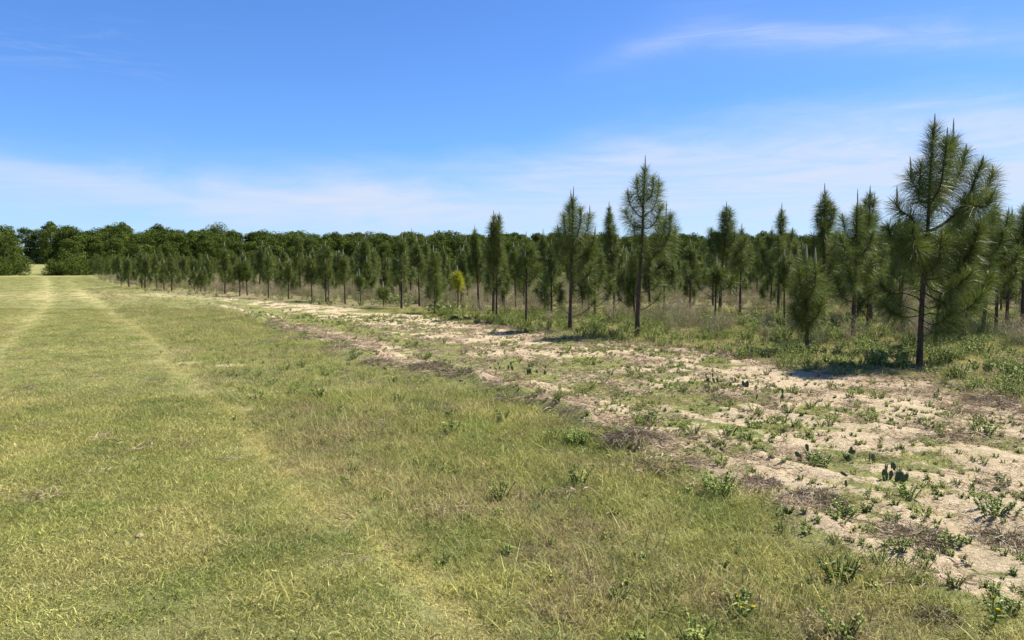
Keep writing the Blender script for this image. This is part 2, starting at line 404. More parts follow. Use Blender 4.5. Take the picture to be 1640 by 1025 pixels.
def grass_patch(size, n, h0, h1, w, lean, seed, droop=.7, tufts=9):
    global rng
    g = Geo(); c = (rng.random((tufts, 2))-.5)*size
    k = rng.integers(0, tufts, n); B = np.zeros((n, 3)); B[:, :2] = c[k]+rng.standard_normal((n, 2))*size*.09
    D = np.zeros((n, 3)); D[:, :2] = rng.standard_normal((n, 2))*lean+(B[:, :2]-c[k])*4; D[:, 2] = 1; D /= np.linalg.norm(D, axis=1)[:, None]
    B[:, 2] = -.01
    blades(g, B, D, h0+(h1-h0)*rng.random(n)**1.5, w*(.7+.6*rng.random(n)), droop*rng.random(n)*1.4)
    return g.mesh('patch', M_inst)
short = [grass_patch(.30, 130, .015, .065, .0034, .95, i, .8, 14) for i in range(5)]
tallg = [grass_patch(.28, 110, .03, .13, .0034, .75, i, 1.5, 5) for i in range(5)]
wispy = [grass_patch(.30, 26, .12, .30, .0026, .6, i, 1.5, 7) for i in range(3)]
gc_grass = proto_col('grass_proto', short+tallg+wispy)

def field_points(n, y0, y1, side=1.2, power=1.0):
    """random ground points over the visible wedge (and a margin), denser nearby"""
    u = rng.random(n); y = y0*(y1/y0)**u if power == 0 else (y0**power+(y1**power-y0**power)*u)**(1/power)
    x = (rng.random(n)*2-1)*(y*.72+side)
    return x, y
GREEN = np.array([.265, .300, .058]); OLIVE = np.array([.465, .430, .130]); STRAW = np.array([.60, .52, .20]); BROWN = np.array([.33, .25, .14]); GREY = np.array([.27, .28, .085])
def mixc(a, b, f): return a*(1-f[:, None])+b*f[:, None]
def grass_colour(m, x, y):
    n = len(x); r = rng.random(n)
    c = mixc(np.tile(GREEN, (n, 1)), np.tile(OLIVE, (n, 1)), np.clip(.15+1.1*m['n2']-.2+(r-.5)*.5, 0, 1))
    c = mixc(c, np.tile(GREY, (n, 1)), np.clip(m['tall']*(.12+.8*(m['n1']-.4)), 0, .6))
    c = mixc(c, np.tile(STRAW, (n, 1)), np.clip(m['track']*(.62+.25*ss(12, 6, y))*ss(130, 50, y)+np.clip(m['dry'], 0, 1)*.5+(r > .88)*.55, 0, .95))
    br = ss(.50, .66, fbm(x, y, .8, 4, 77))*(.35+.5*m['tall'])*(rng.random(n) < .8)
    c = mixc(c, np.tile(BROWN*1.2, (n, 1)), np.clip(br*.8, 0, .75))
    c = mixc(c, np.tile(np.array([.16, .24, .04]), (n, 1)), ss(.56, .70, fbm(x, y, .35, 3, 78))*.65)
    c = mixc(c, np.tile(STRAW, (n, 1)), ss(.58, .72, fbm(x, y, .5, 3, 79))*.6)
    c = mixc(c, np.tile(BROWN*1.5, (n, 1)), .6*np.exp(-((y-42)/7)**2)*ss(-8, -16, x))
    lum = .74+.58*fbm(x, y, .28, 3, 80)
    far_ = 1-.20*ss(18, 45, y)-.07*m['tall']
    return c*((.72+.5*rng.random(n))*lum*far_)[:, None]
def build_grass():
    xs, ys = [], []
    for n, y0, y1, pw in ((26000, 2.2, 10, 2), (46000, 10, 30, 2), (52000, 30, 110, 1.5)):
        a, b = field_points(n, y0, y1, 1.5, pw); xs.append(a); ys.append(b)
    x = np.concatenate(xs); y = np.concatenate(ys); m = masks(x, y)
    clump = fbm(x, y, .7, 3, 55)
    keep = (1-.0*m['track'])*(1-np.clip(m['sand']*1.25+m['bare']*1.2+m['ridge']*.8, 0, .97))
    keep *= np.where(m['inside'] > .3, ss(.45, .7, clump)*.8+.05, 1)
    keep *= np.where(m['wood'] > .5, np.where(y < 30, .9, .3), 1)
    k = rng.random(len(x)) < keep
    x, y = x[k], y[k]; m = {a: b[k] for a, b in m.items()}
    n = len(x); z = zg(x, y, m)
    r = rng.random(n)
    tallish = np.clip(m['tall']*.75+m['wood']*.8+m['inside']*.15, 0, 1)
    idx = np.where(r < tallish, 5+rng.integers(0, 5, n), rng.integers(0, 5, n))
    idx = np.where((rng.random(n) < .10*m['tall']+.03*m['wood']), 10+rng.integers(0, 3, n), idx)
    sc = (.65+.6*rng.random(n)+.5*(rng.random(n) < .04))*(1-.35*m['track'])*(.8+.5*m['n2'])
    sc = sc*np.where(y > 30, 1.5, 1.0)
    s3 = np.stack([sc, sc, sc*np.where(y > 30, .62, 1.0)*(1-.25*m['inside'])], 1)
    o = scatter('grass', np.stack([x, y, z], 1), rng.random(n)*6.283, s3, idx, grass_colour(m, x, y), gc_grass, (rng.random((n, 2))-.5)*.25)
    o['label'] = 'mown green and straw coloured grass covering the open field'; o['category'] = 'grass'
build_grass()

# litter: dead straw bits and dark clods on the sand strip
def litter_patch(size, n, l0, l1, w, lift):
    g = Geo(); B = np.zeros((n, 3)); B[:, :2] = (rng.random((n, 2))-.5)*size; B[:, 2] = rng.random(n)*lift
    D = rng.standard_normal((n, 3)); D[:, 2] = np.abs(D[:, 2])*.35; D /= np.linalg.norm(D, axis=1)[:, None]
    blades(g, B, D, l0+(l1-l0)*rng.random(n), w*(.6+.8*rng.random(n)), .45, a=rng.random(n)*.8)
    return g.mesh('litter', M_dry)
def clod_mesh(r):
    g = Geo(); nu, nv = 9, 6
    th = np.linspace(0, 2*math.pi, nu, endpoint=False); ph = np.linspace(.05, math.pi*.62, nv)
    R = r*(.7+.6*rng.random((nv, nu)))
    V = np.stack([R*np.sin(ph)[:, None]*np.cos(th)[None], R*np.sin(ph)[:, None]*np.sin(th)[None], R*.6*np.cos(ph)[:, None]*np.ones((1, nu))], 2).reshape(-1, 3)
    Q = [(i*nu+j, i*nu+(j+1) % nu, (i+1)*nu+(j+1) % nu, (i+1)*nu+j) for i in range(nv-1) for j in range(nu)]
    g.add(V, Q, .3); return g.mesh('clod', M_dry)
gc_lit = proto_col('litter_proto', [litter_patch(.30, 60, .02, .09, .004, .02) for _ in range(3)]+[litter_patch(.22, 70, .04, .12, .0038, .05) for _ in range(2)]+[clod_mesh(.024) for _ in range(4)])
def build_litter():
    a = [field_points(44000, 2.6, 22, 1.5, 1.5), field_points(16000, 20, 60, 1, 1.3)]
    x = np.concatenate([q_[0] for q_ in a]); y = np.concatenate([q_[1] for q_ in a]); m = masks(x, y)
    cl = fbm(x, y, .6, 3, 91)
    keep = np.clip(m['inside']*(.08+.38*ss(.50, .64, cl))+m['ridge']*.40+m['ridge2']*.5+.012+m['wood']*.15, 0, 1)
    k = rng.random(len(x)) < keep; x, y = x[k], y[k]; m = {a: b[k] for a, b in m.items()}; n = len(x)
    r = rng.random(n); idx = np.where(r < .55, rng.integers(0, 3, n), np.where(r < .68+.2*m['ridge'], 3+rng.integers(0, 2, n), 5+rng.integers(0, 4, n)))
    c = mixc(np.tile(np.array([.26, .19, .125]), (n, 1)), np.tile(np.array([.55, .42, .28]), (n, 1)), rng.random(n))
    c = np.where((idx >= 5)[:, None], c*.8, c)
    sc = .5+1.0*rng.random(n)**1.5
    o = scatter('straw_litter', np.stack([x, y, zg(x, y, m)+.002], 1), rng.random(n)*6.283, sc, idx, c, gc_lit, (rng.random((n, 2))-.5)*.4)
    o['label'] = 'dead straw, clods and dry litter strewn over the pale sandy strip'; o['category'] = 'litter'
build_litter()

# small broad leaved weeds on the sand and under the pines
def weed_mesh(h, r, nst, matl, lw=.028, nl=9, name='weed'):
    g = Geo()
    for s in range(nst):
        a = rng.random()*6.283; d = r*rng.random()**.6; lean = .2+.5*rng.random(); hh = h*(.55+.45*rng.random())
        b = np.array([math.cos(a)*d*.35, math.sin(a)*d*.35, -.01]); e = np.array([math.cos(a)*(d*.4+hh*lean), math.sin(a)*(d*.4+hh*lean), hh])
        tt = np.linspace(0, 1, 4)[:, None]; path = b+(e-b)*tt; path[:, 2] += .1*hh*np.sin(tt[:, 0]*3.14)
        tube(g, path, np.linspace(.004, .002, 4), 4, .2)
        t = rng.random(nl)*.85+.15; B = b+(e-b)*t[:, None]
        D = rng.standard_normal((nl, 3)); D[:, 2] = np.abs(D[:, 2])*.5+.15; D /= np.linalg.norm(D, axis=1)[:, None]
        blades(g, B, D, lw*2.3*(.6+.7*rng.random(nl)), lw*(.7+.5*rng.random(nl)), .5, wdir=np.tile(np.array([[0, 0, 1.0]]), (nl, 1))+.4*rng.standard_normal((nl, 3)))
    return g.mesh(name, matl)
def weed_small(h, r, nst, lw, nl):
    return weed_mesh(h, r, nst, M_inst, lw, nl)
gc_weed = proto_col('weed_proto', [weed_small(.05, .05, 7, .010, 7) for _ in range(3)]+[weed_small(.12, .10, 12, .012, 11) for _ in range(3)]+[weed_small(.26, .18, 16, .013, 16) for _ in range(3)])
def build_weeds():
    a = [field_points(60000, 2.6, 26, 1.5, 1.6), field_points(22000, 18, 70, 1, 1.3)]
    x = np.concatenate([q_[0] for q_ in a]); y = np.concatenate([q_[1] for q_ in a]); m = masks(x, y)
    cl = fbm(x, y, .7, 4, 121)
    keep = np.clip(m['inside']*(.14+.7*ss(.46, .62, cl))+m['wood']*np.where(y < 30, .06+.26*ss(.45, .62, cl), .12)+(1-m['inside'])*(1-m['wood'])*.05*ss(20, 12, y)*m['tall'], 0, 1)
    k = rng.random(len(x)) < keep; x, y = x[k], y[k]; m = {a: b[k] for a, b in m.items()}; n = len(x)
    r = rng.random(n); big = m['wood']*.7
    idx = np.where(r < big*.6, 3+rng.integers(0, 6, n), np.where(r < .93, rng.integers(0, 3, n), 3+rng.integers(0, 3, n)))
    c = mixc(np.tile(np.array([.15, .20, .035]), (n, 1)), np.tile(np.array([.32, .38, .09]), (n, 1)), rng.random(n))
    sc = (.6+.8*rng.random(n))*(1-.35*m['inside'])
    o = scatter('ground_weeds', np.stack([x, y, zg(x, y, m)], 1), rng.random(n)*6.283, sc, idx, c, gc_weed)
    o['label'] = 'low leafy green weeds scattered over the sand and beneath the pines'; o['category'] = 'weeds'
build_weeds()

# dry brown brush standing between the pine rows
def brush_mesh(h, r, n):
    g = Geo()
    B = np.zeros((n, 3)); B[:, :2] = rng.standard_normal((n, 2))*r*.35
    D = rng.standard_normal((n, 3))*.22; D[:, 2] = 1; D /= np.linalg.norm(D, axis=1)[:, None]
    L = h*(.5+.5*rng.random(n)); blades(g, B, D, L, .007, .25, a=rng.random(n)*.7)
    k = n*5; i = rng.integers(0, n, k); t = .3+.65*rng.random(k)
    Bt = B[i]+D[i]*(L[i]*t)[:, None]; Bt[:, 2] -= .03*h
    Dt = rng.standard_normal((k, 3))*.55; Dt[:, 2] = .7; Dt /= np.linalg.norm(Dt, axis=1)[:, None]
    blades(g, Bt, Dt, h*.24*(.5+rng.random(k)), .005, .5, a=rng.random(k)*.8)
    return g.mesh('brush', M_dry)
gc_brush = proto_col('brush_proto', [brush_mesh(1.0, .35, 46) for _ in range(4)]+[brush_mesh(.6, .3, 46) for _ in range(2)])
def build_brush():
    x, y = field_points(52000, 11, 120, 1.5, 1.5); m = masks(x, y)
    dist = (x-L_row(y))
    cl = fbm(x, y, 2.4, 3, 141)
    keep = ss(.8, 3.0, dist)*(.12+.88*ss(.40, .58, cl))*np.where(y > 60, .7, 1.0)*ss(15, 21, y+dist*.5)+ss(-.3, .3, dist)*ss(28, 40, y)*.6
    k = rng.random(len(x)) < keep*.36; x, y, cl = x[k], y[k], cl[k]; n = len(x)
    c = mixc(np.tile(np.array([.25, .20, .12]), (n, 1)), np.tile(np.array([.48, .41, .25]), (n, 1)), rng.random(n))
    c = mixc(c, np.tile(np.array([.20, .24, .07]), (n, 1)), (rng.random(n) < .3)*.8)
    sc = .38+.42*rng.random(n)
    o = scatter('dry_brush', np.stack([x, y, zg(x, y)], 1), rng.random(n)*6.283, sc, rng.integers(0, 6, n), c, gc_brush)
    o['label'] = 'thin brown dead brush and dry stems standing between the pine rows'; o['category'] = 'brush'
build_brush()

# ------------------------------------------------------------------ pines
def smooth_path(pts, n=10):
    pts = np.asarray(pts, float)
    if len(pts) == 2: return pts[0]+(pts[1]-pts[0])*np.linspace(0, 1, n)[:, None]
    t = np.linspace(0, 1, len(pts)); tt = np.linspace(0, 1, n)
    ext = np.vstack([2*pts[0]-pts[1], pts, 2*pts[-1]-pts[-2]]); out = []
    for s in tt:
        u = s*(len(pts)-1); i = min(int(u), len(pts)-2); f = u-i; a, b, c, d = ext[i:i+4]
        out.append(.5*((2*b)+(-a+c)*f+(2*a-5*b+4*c-d)*f*f+(-a+3*b-3*c+d)*f**3))
    return np.array(out)
def needle_axis(g, path, f0, f1, dens, L, w, lean_tip=36, lean_base=92, vb=None):
    seg = np.linalg.norm(np.diff(path, axis=0), axis=1); cum = np.r_[0, np.cumsum(seg)]; tot = cum[-1]
    n = max(6, int(dens*tot*(f1-f0)))
    s = f0+(f1-f0)*rng.random(n)**.85
    B = np.stack([np.interp(s*tot, cum, path[:, i]) for i in range(3)], 1)
    T = np.gradient(path, axis=0); T /= np.linalg.norm(T, axis=1)[:, None]+1e-9
    Tn = np.stack([np.interp(s*tot, cum, T[:, i]) for i in range(3)], 1); Tn /= np.linalg.norm(Tn, axis=1)[:, None]
    R = rng.standard_normal((n, 3)); R -= (R*Tn).sum(1)[:, None]*Tn; R /= np.linalg.norm(R, axis=1)[:, None]
    fr = (s-f0)/(f1-f0)
    ang = np.radians(lean_base+(lean_tip-lean_base)*fr**1.3+rng.standard_normal(n)*16)
    D = Tn*np.cos(ang)[:, None]+R*np.sin(ang)[:, None]
    Ln = L*(.72+.4*rng.random(n))*(1-.22*ss(.8, 1.0, fr))
    v = np.clip(rng.random(n)*.9+(.12*(1-fr)), 0, 1) if vb is None else vb+rng.random(n)*.1
    blades(g, B, D, Ln, w*(.7+.5*rng.random(n)), .1+.8*rng.random(n)**2, a=v)
def candle_path(base, L, lean=None):
    d = np.array([rng.standard_normal()*.05, rng.standard_normal()*.05, 1.0]) if lean is None else np.array(lean)
    return np.array([base-d*.03, base+d*L*.35, base+d*L*.7, base+d*L])

def finish_pine(root, trunk, branches, crown, candles, matn=None, merge_branches=False):
    """trunk (path, radii); branches list of (path, radii); candles list of paths — all in local coordinates"""
    g = Geo(); tube(g, trunk[0], trunk[1], 9, 0, .05)
    if merge_branches:
        for p, r in branches: tube(g, p, r, 5)
    out = [link('trunk', g.mesh('pine_trunk', M_bark, True), root)]
    if not merge_branches:
        for p, r in branches:
            b = Geo(); tube(b, p, r, 6, 0, .05); out.append(link('branch', b.mesh('pine_branch', M_bark, True), root))
    out.append(link('crown', crown.mesh('pine_needles', matn or M_needle), root))
    for p, r in candles:
        b = Geo(); tube(b, p, np.array([r, r*.95, r*.8, r*.25]), 6); out.append(link('candle', b.mesh('pine_candle', M_cand, True), root))
    return root

def auto_pine(root, H, cb, R, dens=560, w=.0065, nl=.27, cand=1, matn=None, twin=0.0, nbr=None, bushy=1.0, merge=True):
    """a young long-needled pine: H height, cb clear stem height, R crown radius"""
    tr = []; br = []; cd = []; cr = Geo()
    lead = .22+.14*rng.random()
    lx, ly = rng.standard_normal(2)*.03*H
    tp = smooth_path([(0, 0, -.08), (lx*.3, ly*.3, H*.33), (lx*.8, ly*.8, H*.66), (lx, ly, H-lead)], 14)
    rb = .012*H+.008
    trunk = (tp, np.linspace(rb, .010, 14)*(1+.45*np.exp(-np.arange(14)*1.3)))
    f0 = max(.12, (cb+.25)/(H)); f0 = min(f0, .8)
    needle_axis(cr, tp, max(f0, .5), 1.0, dens, nl, w)
    cd.append((candle_path(tp[-1], lead), .018))
    if cand > 1: cd.append((candle_path(tp[-1]+np.array([.05, .02, -.02]), lead*.7), .010))
    nw = max(2, int((H-cb)/.46)) if nbr is None else nbr
    for wv in range(nw):
        fz = (wv+.3)/nw; hz_ = cb+.08+(H-lead-cb-.42)*fz
        k = rng.integers(2, 5)
        a0 = rng.random()*6.283
        for j in range(k):
            a = a0+j*6.283/k+rng.standard_normal()*.3
            reach = R*(1.08-.80*fz)*(.5+.6*rng.random())*(.7+.3*math.sin(3.14*min(1, fz*1.6+.2)))
            rise = reach*(.45+.5*rng.random())+.18+.10*rng.random()
            b = np.array([np.interp(hz_, tp[:, 2], tp[:, 0]), np.interp(hz_, tp[:, 2], tp[:, 1]), hz_])
            ca, sa = math.cos(a), math.sin(a)
            p = smooth_path([b, b+np.array([ca*reach*.55, sa*reach*.55, rise*.28]), b+np.array([ca*reach*.95, sa*reach*.95, rise*.68]), b+np.array([ca*reach, sa*reach, rise+.06])], 8)
            br.append((p, np.linspace(.011, .006, 8)))
            needle_axis(cr, p, .28 if reach < .4 else .46, 1.0, dens*bushy, nl*(.85+.3*rng.random()), w)
            if rng.random() < .45*max(cand, .3) and fz > .3: cd.append((candle_path(p[-1], .12+.14*rng.random()), .012))
    for j in range(rng.integers(2, 6)):
        hz_ = .25+(cb)*rng.random(); a = rng.random()*6.283; q0 = np.array([np.interp(hz_, tp[:, 2], tp[:, 0]), np.interp(hz_, tp[:, 2], tp[:, 1]), hz_]); l_ = .15+.35*rng.random()
        br.append((smooth_path([q0, q0+np.array([math.cos(a)*l_*.6, math.sin(a)*l_*.6, .02]), q0+np.array([math.cos(a)*l_, math.sin(a)*l_, l_*.25*rng.random()])], 4), np.linspace(.007, .003, 4)))
    if twin:
        t2 = smooth_path([(.10, .03, -.06), (.12, .04, H*.4), (.16+lx, .02, H*twin)], 10)
        br.append((t2, np.linspace(rb*.8, .009, 10))); needle_axis(cr, t2, .5, 1, dens, nl, w); cd.append((candle_path(t2[-1], lead*.9), .012))
    return finish_pine(root, trunk, br, cr, cd, matn, merge)

def hero_pine(root, d, trunk_px, r0, lists, candles, dens=1050, w=.005, nl=.31, trunk_fol=.4, depth=0.0):
    """trunk and limbs drawn in photo coordinates at distance d, each point with its own depth offset"""
    o = np.array(root.location)
    def loc(p):
        dz = p[2] if len(p) > 2 else 0.0
        return P(p[0], p[1], d+dz)-o
    cr = Geo(); br = []; cd = []
    tp = smooth_path([loc(p) for p in trunk_px], 22); tp[0, 2] = -.12
    trunk = (tp, np.linspace(r0, .010, 22)*(1+.25*np.exp(-np.linspace(0, 22, 22)*1.2)))
    if trunk_fol < 1: needle_axis(cr, tp, trunk_fol, 1.0, dens, nl, w)
    for pts, rr, f0 in lists:
        p = smooth_path([loc(q_) for q_ in pts], 12)
        i = np.argmin(np.linalg.norm(tp-p[0], axis=1)); 
        if np.linalg.norm(tp[i]-p[0]) < .12: p[0] = tp[i]
        br.append((p, np.linspace(rr, .006, 12)))
        if f0 < 1: needle_axis(cr, p, f0, 1.0, dens, nl*.95, w)
    for a, b in candles:
        A = loc(a); B_ = loc(b); A = A+(A-B_)*.08; cd.append((np.array([A+(B_-A)*t+np.array([.004*math.sin(t*5), 0, 0]) for t in (0, .35, .7, 1)]), 0.017))
    return finish_pine(root, trunk, br, cr, cd)

PINES = []        # (x, y, height) of every individual pine, to keep the rows from colliding
def root_at(px, py, name, label, cat, group, d=None):
    g = G(px, py); z = zg1(g[0], g[1]); PINES.append((g[0], g[1]))
    return thing(name, (g[0], g[1], z), label, cat, group), g[1]
GP = 'young long-needled pines of the plantation'
def pine_root(px, py, label): return root_at(px, py, 'pine_tree', label, 'pine tree', GP)

# the big pine at the right
r, d = pine_root(1472, 590, 'tallest pine near the right edge, wide crown, thick limb sweeping up right')
hero_pine(r, d, [(1472, 590), (1475, 520), (1479, 440), (1486, 360), (1490, 280), (1496, 205)], .052, [
    ([(1489, 372), (1520, 352, .1), (1548, 322, .15), (1562, 285, .2), (1573, 262, .2)], .028, .30),
    ([(1535, 340, .1), (1565, 320, .3), (1584, 295, .4), (1590, 275, .4)], .014, .2),
    ([(1540, 330, .1), (1560, 330, -.2), (1580, 330, -.3), (1590, 310, -.3)], .012, .2),
    ([(1487, 345), (1505, 320, .3), (1520, 270, .35), (1526, 225, .35)], .020, .2),
    ([(1488, 330), (1505, 300, -.25), (1512, 260, -.3), (1516, 225, -.3)], .016, .2),
    ([(1500, 318, .3), (1530, 290, .5), (1542, 260, .5), (1546, 245, .5)], .013, .2),
    ([(1489, 320), (1470, 305, .1), (1460, 290, .15), (1459, 280, .1)], .010, .25),
    ([(1489, 335), (1474, 325, -.2), (1472, 300, -.2), (1476, 265, -.2)], .011, .3),
    ([(1486, 385), (1460, 350, .2), (1440, 335, .2), (1436, 325, .2)], .013, .25),
    ([(1482, 410), (1450, 398, .1), (1430, 385, .15), (1422, 365, .1)], .014, .25),
    ([(1480, 425), (1455, 415, -.3), (1445, 395, -.4), (1444, 380, -.4)], .012, .25),
    ([(1484, 395), (1470, 400, -.5), (1462, 385, -.7), (1462, 365, -.7)], .012, .25),
    ([(1482, 430), (1500, 420, .3), (1510, 395, .5), (1512, 370, .5)], .013, .25),
    ([(1483, 440), (1498, 425, -.3), (1506, 400, -.4), (1508, 380, -.4)], .013, .3),
    ([(1516, 448, .1), (1540, 425, .1), (1560, 390, .1), (1568, 360, .1)], .012, .25),
    ([(1481, 450), (1520, 440, .1), (1548, 418, .2), (1562, 395, .2)], .015, .4),
    ([(1479, 455), (1510, 470, -.2), (1540, 452, -.3), (1556, 435, -.3)], .012, .45),
    ([(1478, 480), (1450, 470, .2), (1425, 470, .2), (1410, 455, .2)], .010, .45),
    ([(1476, 500), (1455, 493, .1), (1440, 487, .2), (1425, 480, .2)], .009, .55),
    ([(1477, 495), (1505, 490, .2), (1520, 480, .2), (1528, 470, .2)], .009, .5),
    ([(1474, 512), (1495, 520, -.3), (1512, 512, -.4), (1524, 500, -.4)], .008, .5),
    ([(1480, 470), (1525, 488, .3), (1565, 470, .5), (1588, 440, .6)], .013, .4),
    ([(1486, 400), (1530, 395, .5), (1570, 365, .7), (1594, 335, .8)], .014, .3),
    ([(1478, 500), (1520, 505, -.2), (1550, 495, -.3), (1572, 470, -.3)], .010, .45),
    ([(1476, 505), (1450, 508, -.2), (1428, 500, -.3), (1416, 486, -.3)], .009, .45),
    ([(1476, 520), (1495, 532, .2), (1515, 530, .3), (1530, 518, .3)], .008, .45),
    ([(1473, 560), (1462, 563, -.1), (1450, 565, -.1)], .006, .9),
], [((1496, 205), (1498, 181)), ((1526, 225, .35), (1528, 189, .35)), ((1516, 225, -.3), (1518, 203, -.3)), ((1546, 245, .5), (1548, 229, .5)), ((1573, 262, .2), (1576, 249, .2)), ((1590, 275, .4), (1590, 264, .4)), ((1459, 280, .1), (1458, 250, .1)), ((1436, 325, .2), (1437, 297, .2))], dens=1150, nl=.33)

r, d = pine_root(1020, 540, 'tall open-crowned pine with bare forked lower trunk and one long top candle')
hero_pine(r, d, [(1020, 540), (1022, 490), (1025, 430), (1029, 370), (1031, 310), (1033, 272)], .062, [
    ([(1031, 350), (1018, 340, .1), (1008, 325, .1), (1006, 312, .1)], .014, .3),
    ([(1031, 345), (1045, 335, .2), (1053, 315, .2), (1055, 295, .2)], .014, .3),
    ([(1032, 330), (1024, 318, -.2), (1020, 305, -.2), (1021, 290, -.2)], .012, .3),
    ([(1032, 325), (1042, 315, -.3), (1046, 300, -.3), (1046, 285, -.3)], .012, .3),
    ([(1030, 365), (1016, 362, .2), (1006, 350, .3), (1002, 338, .3)], .012, .35),
    ([(1030, 368), (1046, 360, -.3), (1054, 345, -.3), (1058, 332, -.3)], .012, .35),
    ([(1029, 380), (1020, 382, .3), (1016, 372, .3), (1018, 358, .3)], .009, .55),
    ([(1026, 440), (1040, 420, .1), (1056, 395, .2), (1066, 355, .2)], .020, .38),
    ([(1046, 410, .1), (1062, 395, -.2), (1072, 372, -.3), (1074, 345, -.3)], .013, .2),
    ([(1050, 405, .1), (1068, 402, .4), (1080, 385, .5), (1082, 368, .5)], .012, .2),
    ([(1054, 398, .1), (1052, 380, .5), (1055, 365, .6), (1056, 350, .6)], .012, .2),
    ([(1022, 497), (1035, 493, .1), (1050, 482, .2), (1058, 470, .2)], .014, .72),
    ([(1024, 470), (1036, 466, -.2), (1048, 462, -.3), (1056, 450, -.3)], .011, .75),
], [((1033, 272), (1034, 248)), ((1006, 312, .1), (1006, 300, .1)), ((1055, 295, .2), (1056, 281, .2)), ((1066, 355, .2), (1068, 322, .2)), ((1021, 290, -.2), (1020, 276, -.2))])

r, d = pine_root(913, 531, 'low-limbed pine with twin top candles, left of the tall open-crowned pine')
hero_pine(r, d, [(913, 531), (914, 480), (915, 430), (917, 380), (918, 320)], .058, [
    ([(916, 410), (904, 398, .1), (897, 385, .2), (894, 368, .2)], .014, .2),
    ([(916, 400), (932, 385, .1), (941, 365, .2), (944, 345, .2)], .015, .2),
    ([(916, 395), (908, 380, -.3), (904, 360, -.4), (903, 345, -.4)], .013, .2),
    ([(917, 390), (926, 372, -.3), (930, 352, -.4), (930, 335, -.4)], .013, .2),
    ([(917, 380), (913, 362, .3), (912, 345, .4), (911, 330, .4)], .013, .2),
    ([(916, 420), (935, 408, .2), (948, 395, .3), (952, 378, .3)], .014, .3),
    ([(915, 445), (928, 432, .1), (940, 415, .2), (944, 398, .2)], .013, .35),
    ([(915, 430), (900, 420, .2), (893, 408, .2), (890, 395, .2)], .012, .35),
    ([(914, 462), (930, 452, -.2), (942, 440, -.3), (948, 425, -.3)], .011, .5),
    ([(914, 507), (930, 503, .1), (945, 492, .2), (955, 478, .2)], .013, .75),
    ([(914, 505), (907, 500, .1), (900, 492, .2)], .008, .8),
], [((918, 320), (919, 298)), ((915, 325), (914, 304)), ((944, 345, .2), (945, 328, .2)), ((952, 378, .3), (954, 362, .3)), ((894, 368, .2), (893, 358, .2))])

r, d = pine_root(1293, 562, 'short bushy pine with two pale candles and needles nearly down to the grass')
hero_pine(r, d, [(1293, 562), (1293, 520), (1292, 470), (1292, 418)], .048, [
    ([(1293, 500), (1282, 490, .1), (1276, 475, .1), (1274, 458, .1)], .013, .1),
    ([(1293, 500), (1307, 488, .1), (1316, 470, .1), (1318, 450, .1)], .013, .1),
    ([(1293, 480), (1302, 465, -.3), (1306, 445, -.4), (1306, 425, -.4)], .013, .1),
    ([(1293, 480), (1285, 465, -.3), (1281, 448, -.3), (1280, 432, -.3)], .013, .1),
    ([(1293, 520), (1303, 512, -.3), (1312, 500, -.4), (1315, 485, -.4)], .012, .15),
    ([(1293, 520), (1282, 515, -.2), (1274, 505, -.3), (1270, 492, -.3)], .012, .15),
    ([(1293, 515), (1290, 505, .3), (1288, 490, .4), (1288, 475, .4)], .012, .15),
], [((1292, 418), (1292, 392)), ((1306, 425, -.4), (1306, 396, -.4))], trunk_fol=.2, nl=.33)

r, d = pine_root(1366, 546, 'dark full-crowned pine with stout trunk forking low, left of the tallest pine')
hero_pine(r, d, [(1366, 546), (1367, 500), (1370, 440), (1371, 380), (1373, 335)], .060, [
    ([(1371, 400), (1360, 385, .1), (1353, 368, .1), (1350, 350, .1)], .014, .2),
    ([(1371, 395), (1384, 380, .1), (1392, 362, .2), (1394, 345, .2)], .014, .2),
    ([(1371, 415), (1358, 405, -.4), (1350, 390, -.5), (1347, 378, -.5)], .013, .2),
    ([(1371, 415), (1385, 402, -.3), (1394, 388, -.4), (1398, 372, -.4)], .013, .2),
    ([(1370, 435), (1356, 428, .3), (1348, 415, .3), (1345, 402, .3)], .012, .25),
    ([(1370, 445), (1386, 435, .3), (1396, 420, .3), (1400, 405, .3)], .012, .25),
    ([(1372, 375), (1374, 362, .4), (1378, 348, .5), (1380, 335, .5)], .012, .2),
    ([(1368, 492), (1382, 484, .1), (1395, 470, .1), (1402, 450, .1)], .016, .45),
    ([(1368, 485), (1352, 478, -.1), (1343, 462, -.2), (1340, 445, -.2)], .014, .45),
    ([(1369, 465), (1364, 455, -.5), (1360, 440, -.6), (1358, 425, -.6)], .012, .25),
], [((1373, 335), (1374, 302)), ((1394, 345, .2), (1395, 330, .2)), ((1350, 350, .1), (1349, 340, .1))], trunk_fol=.5)

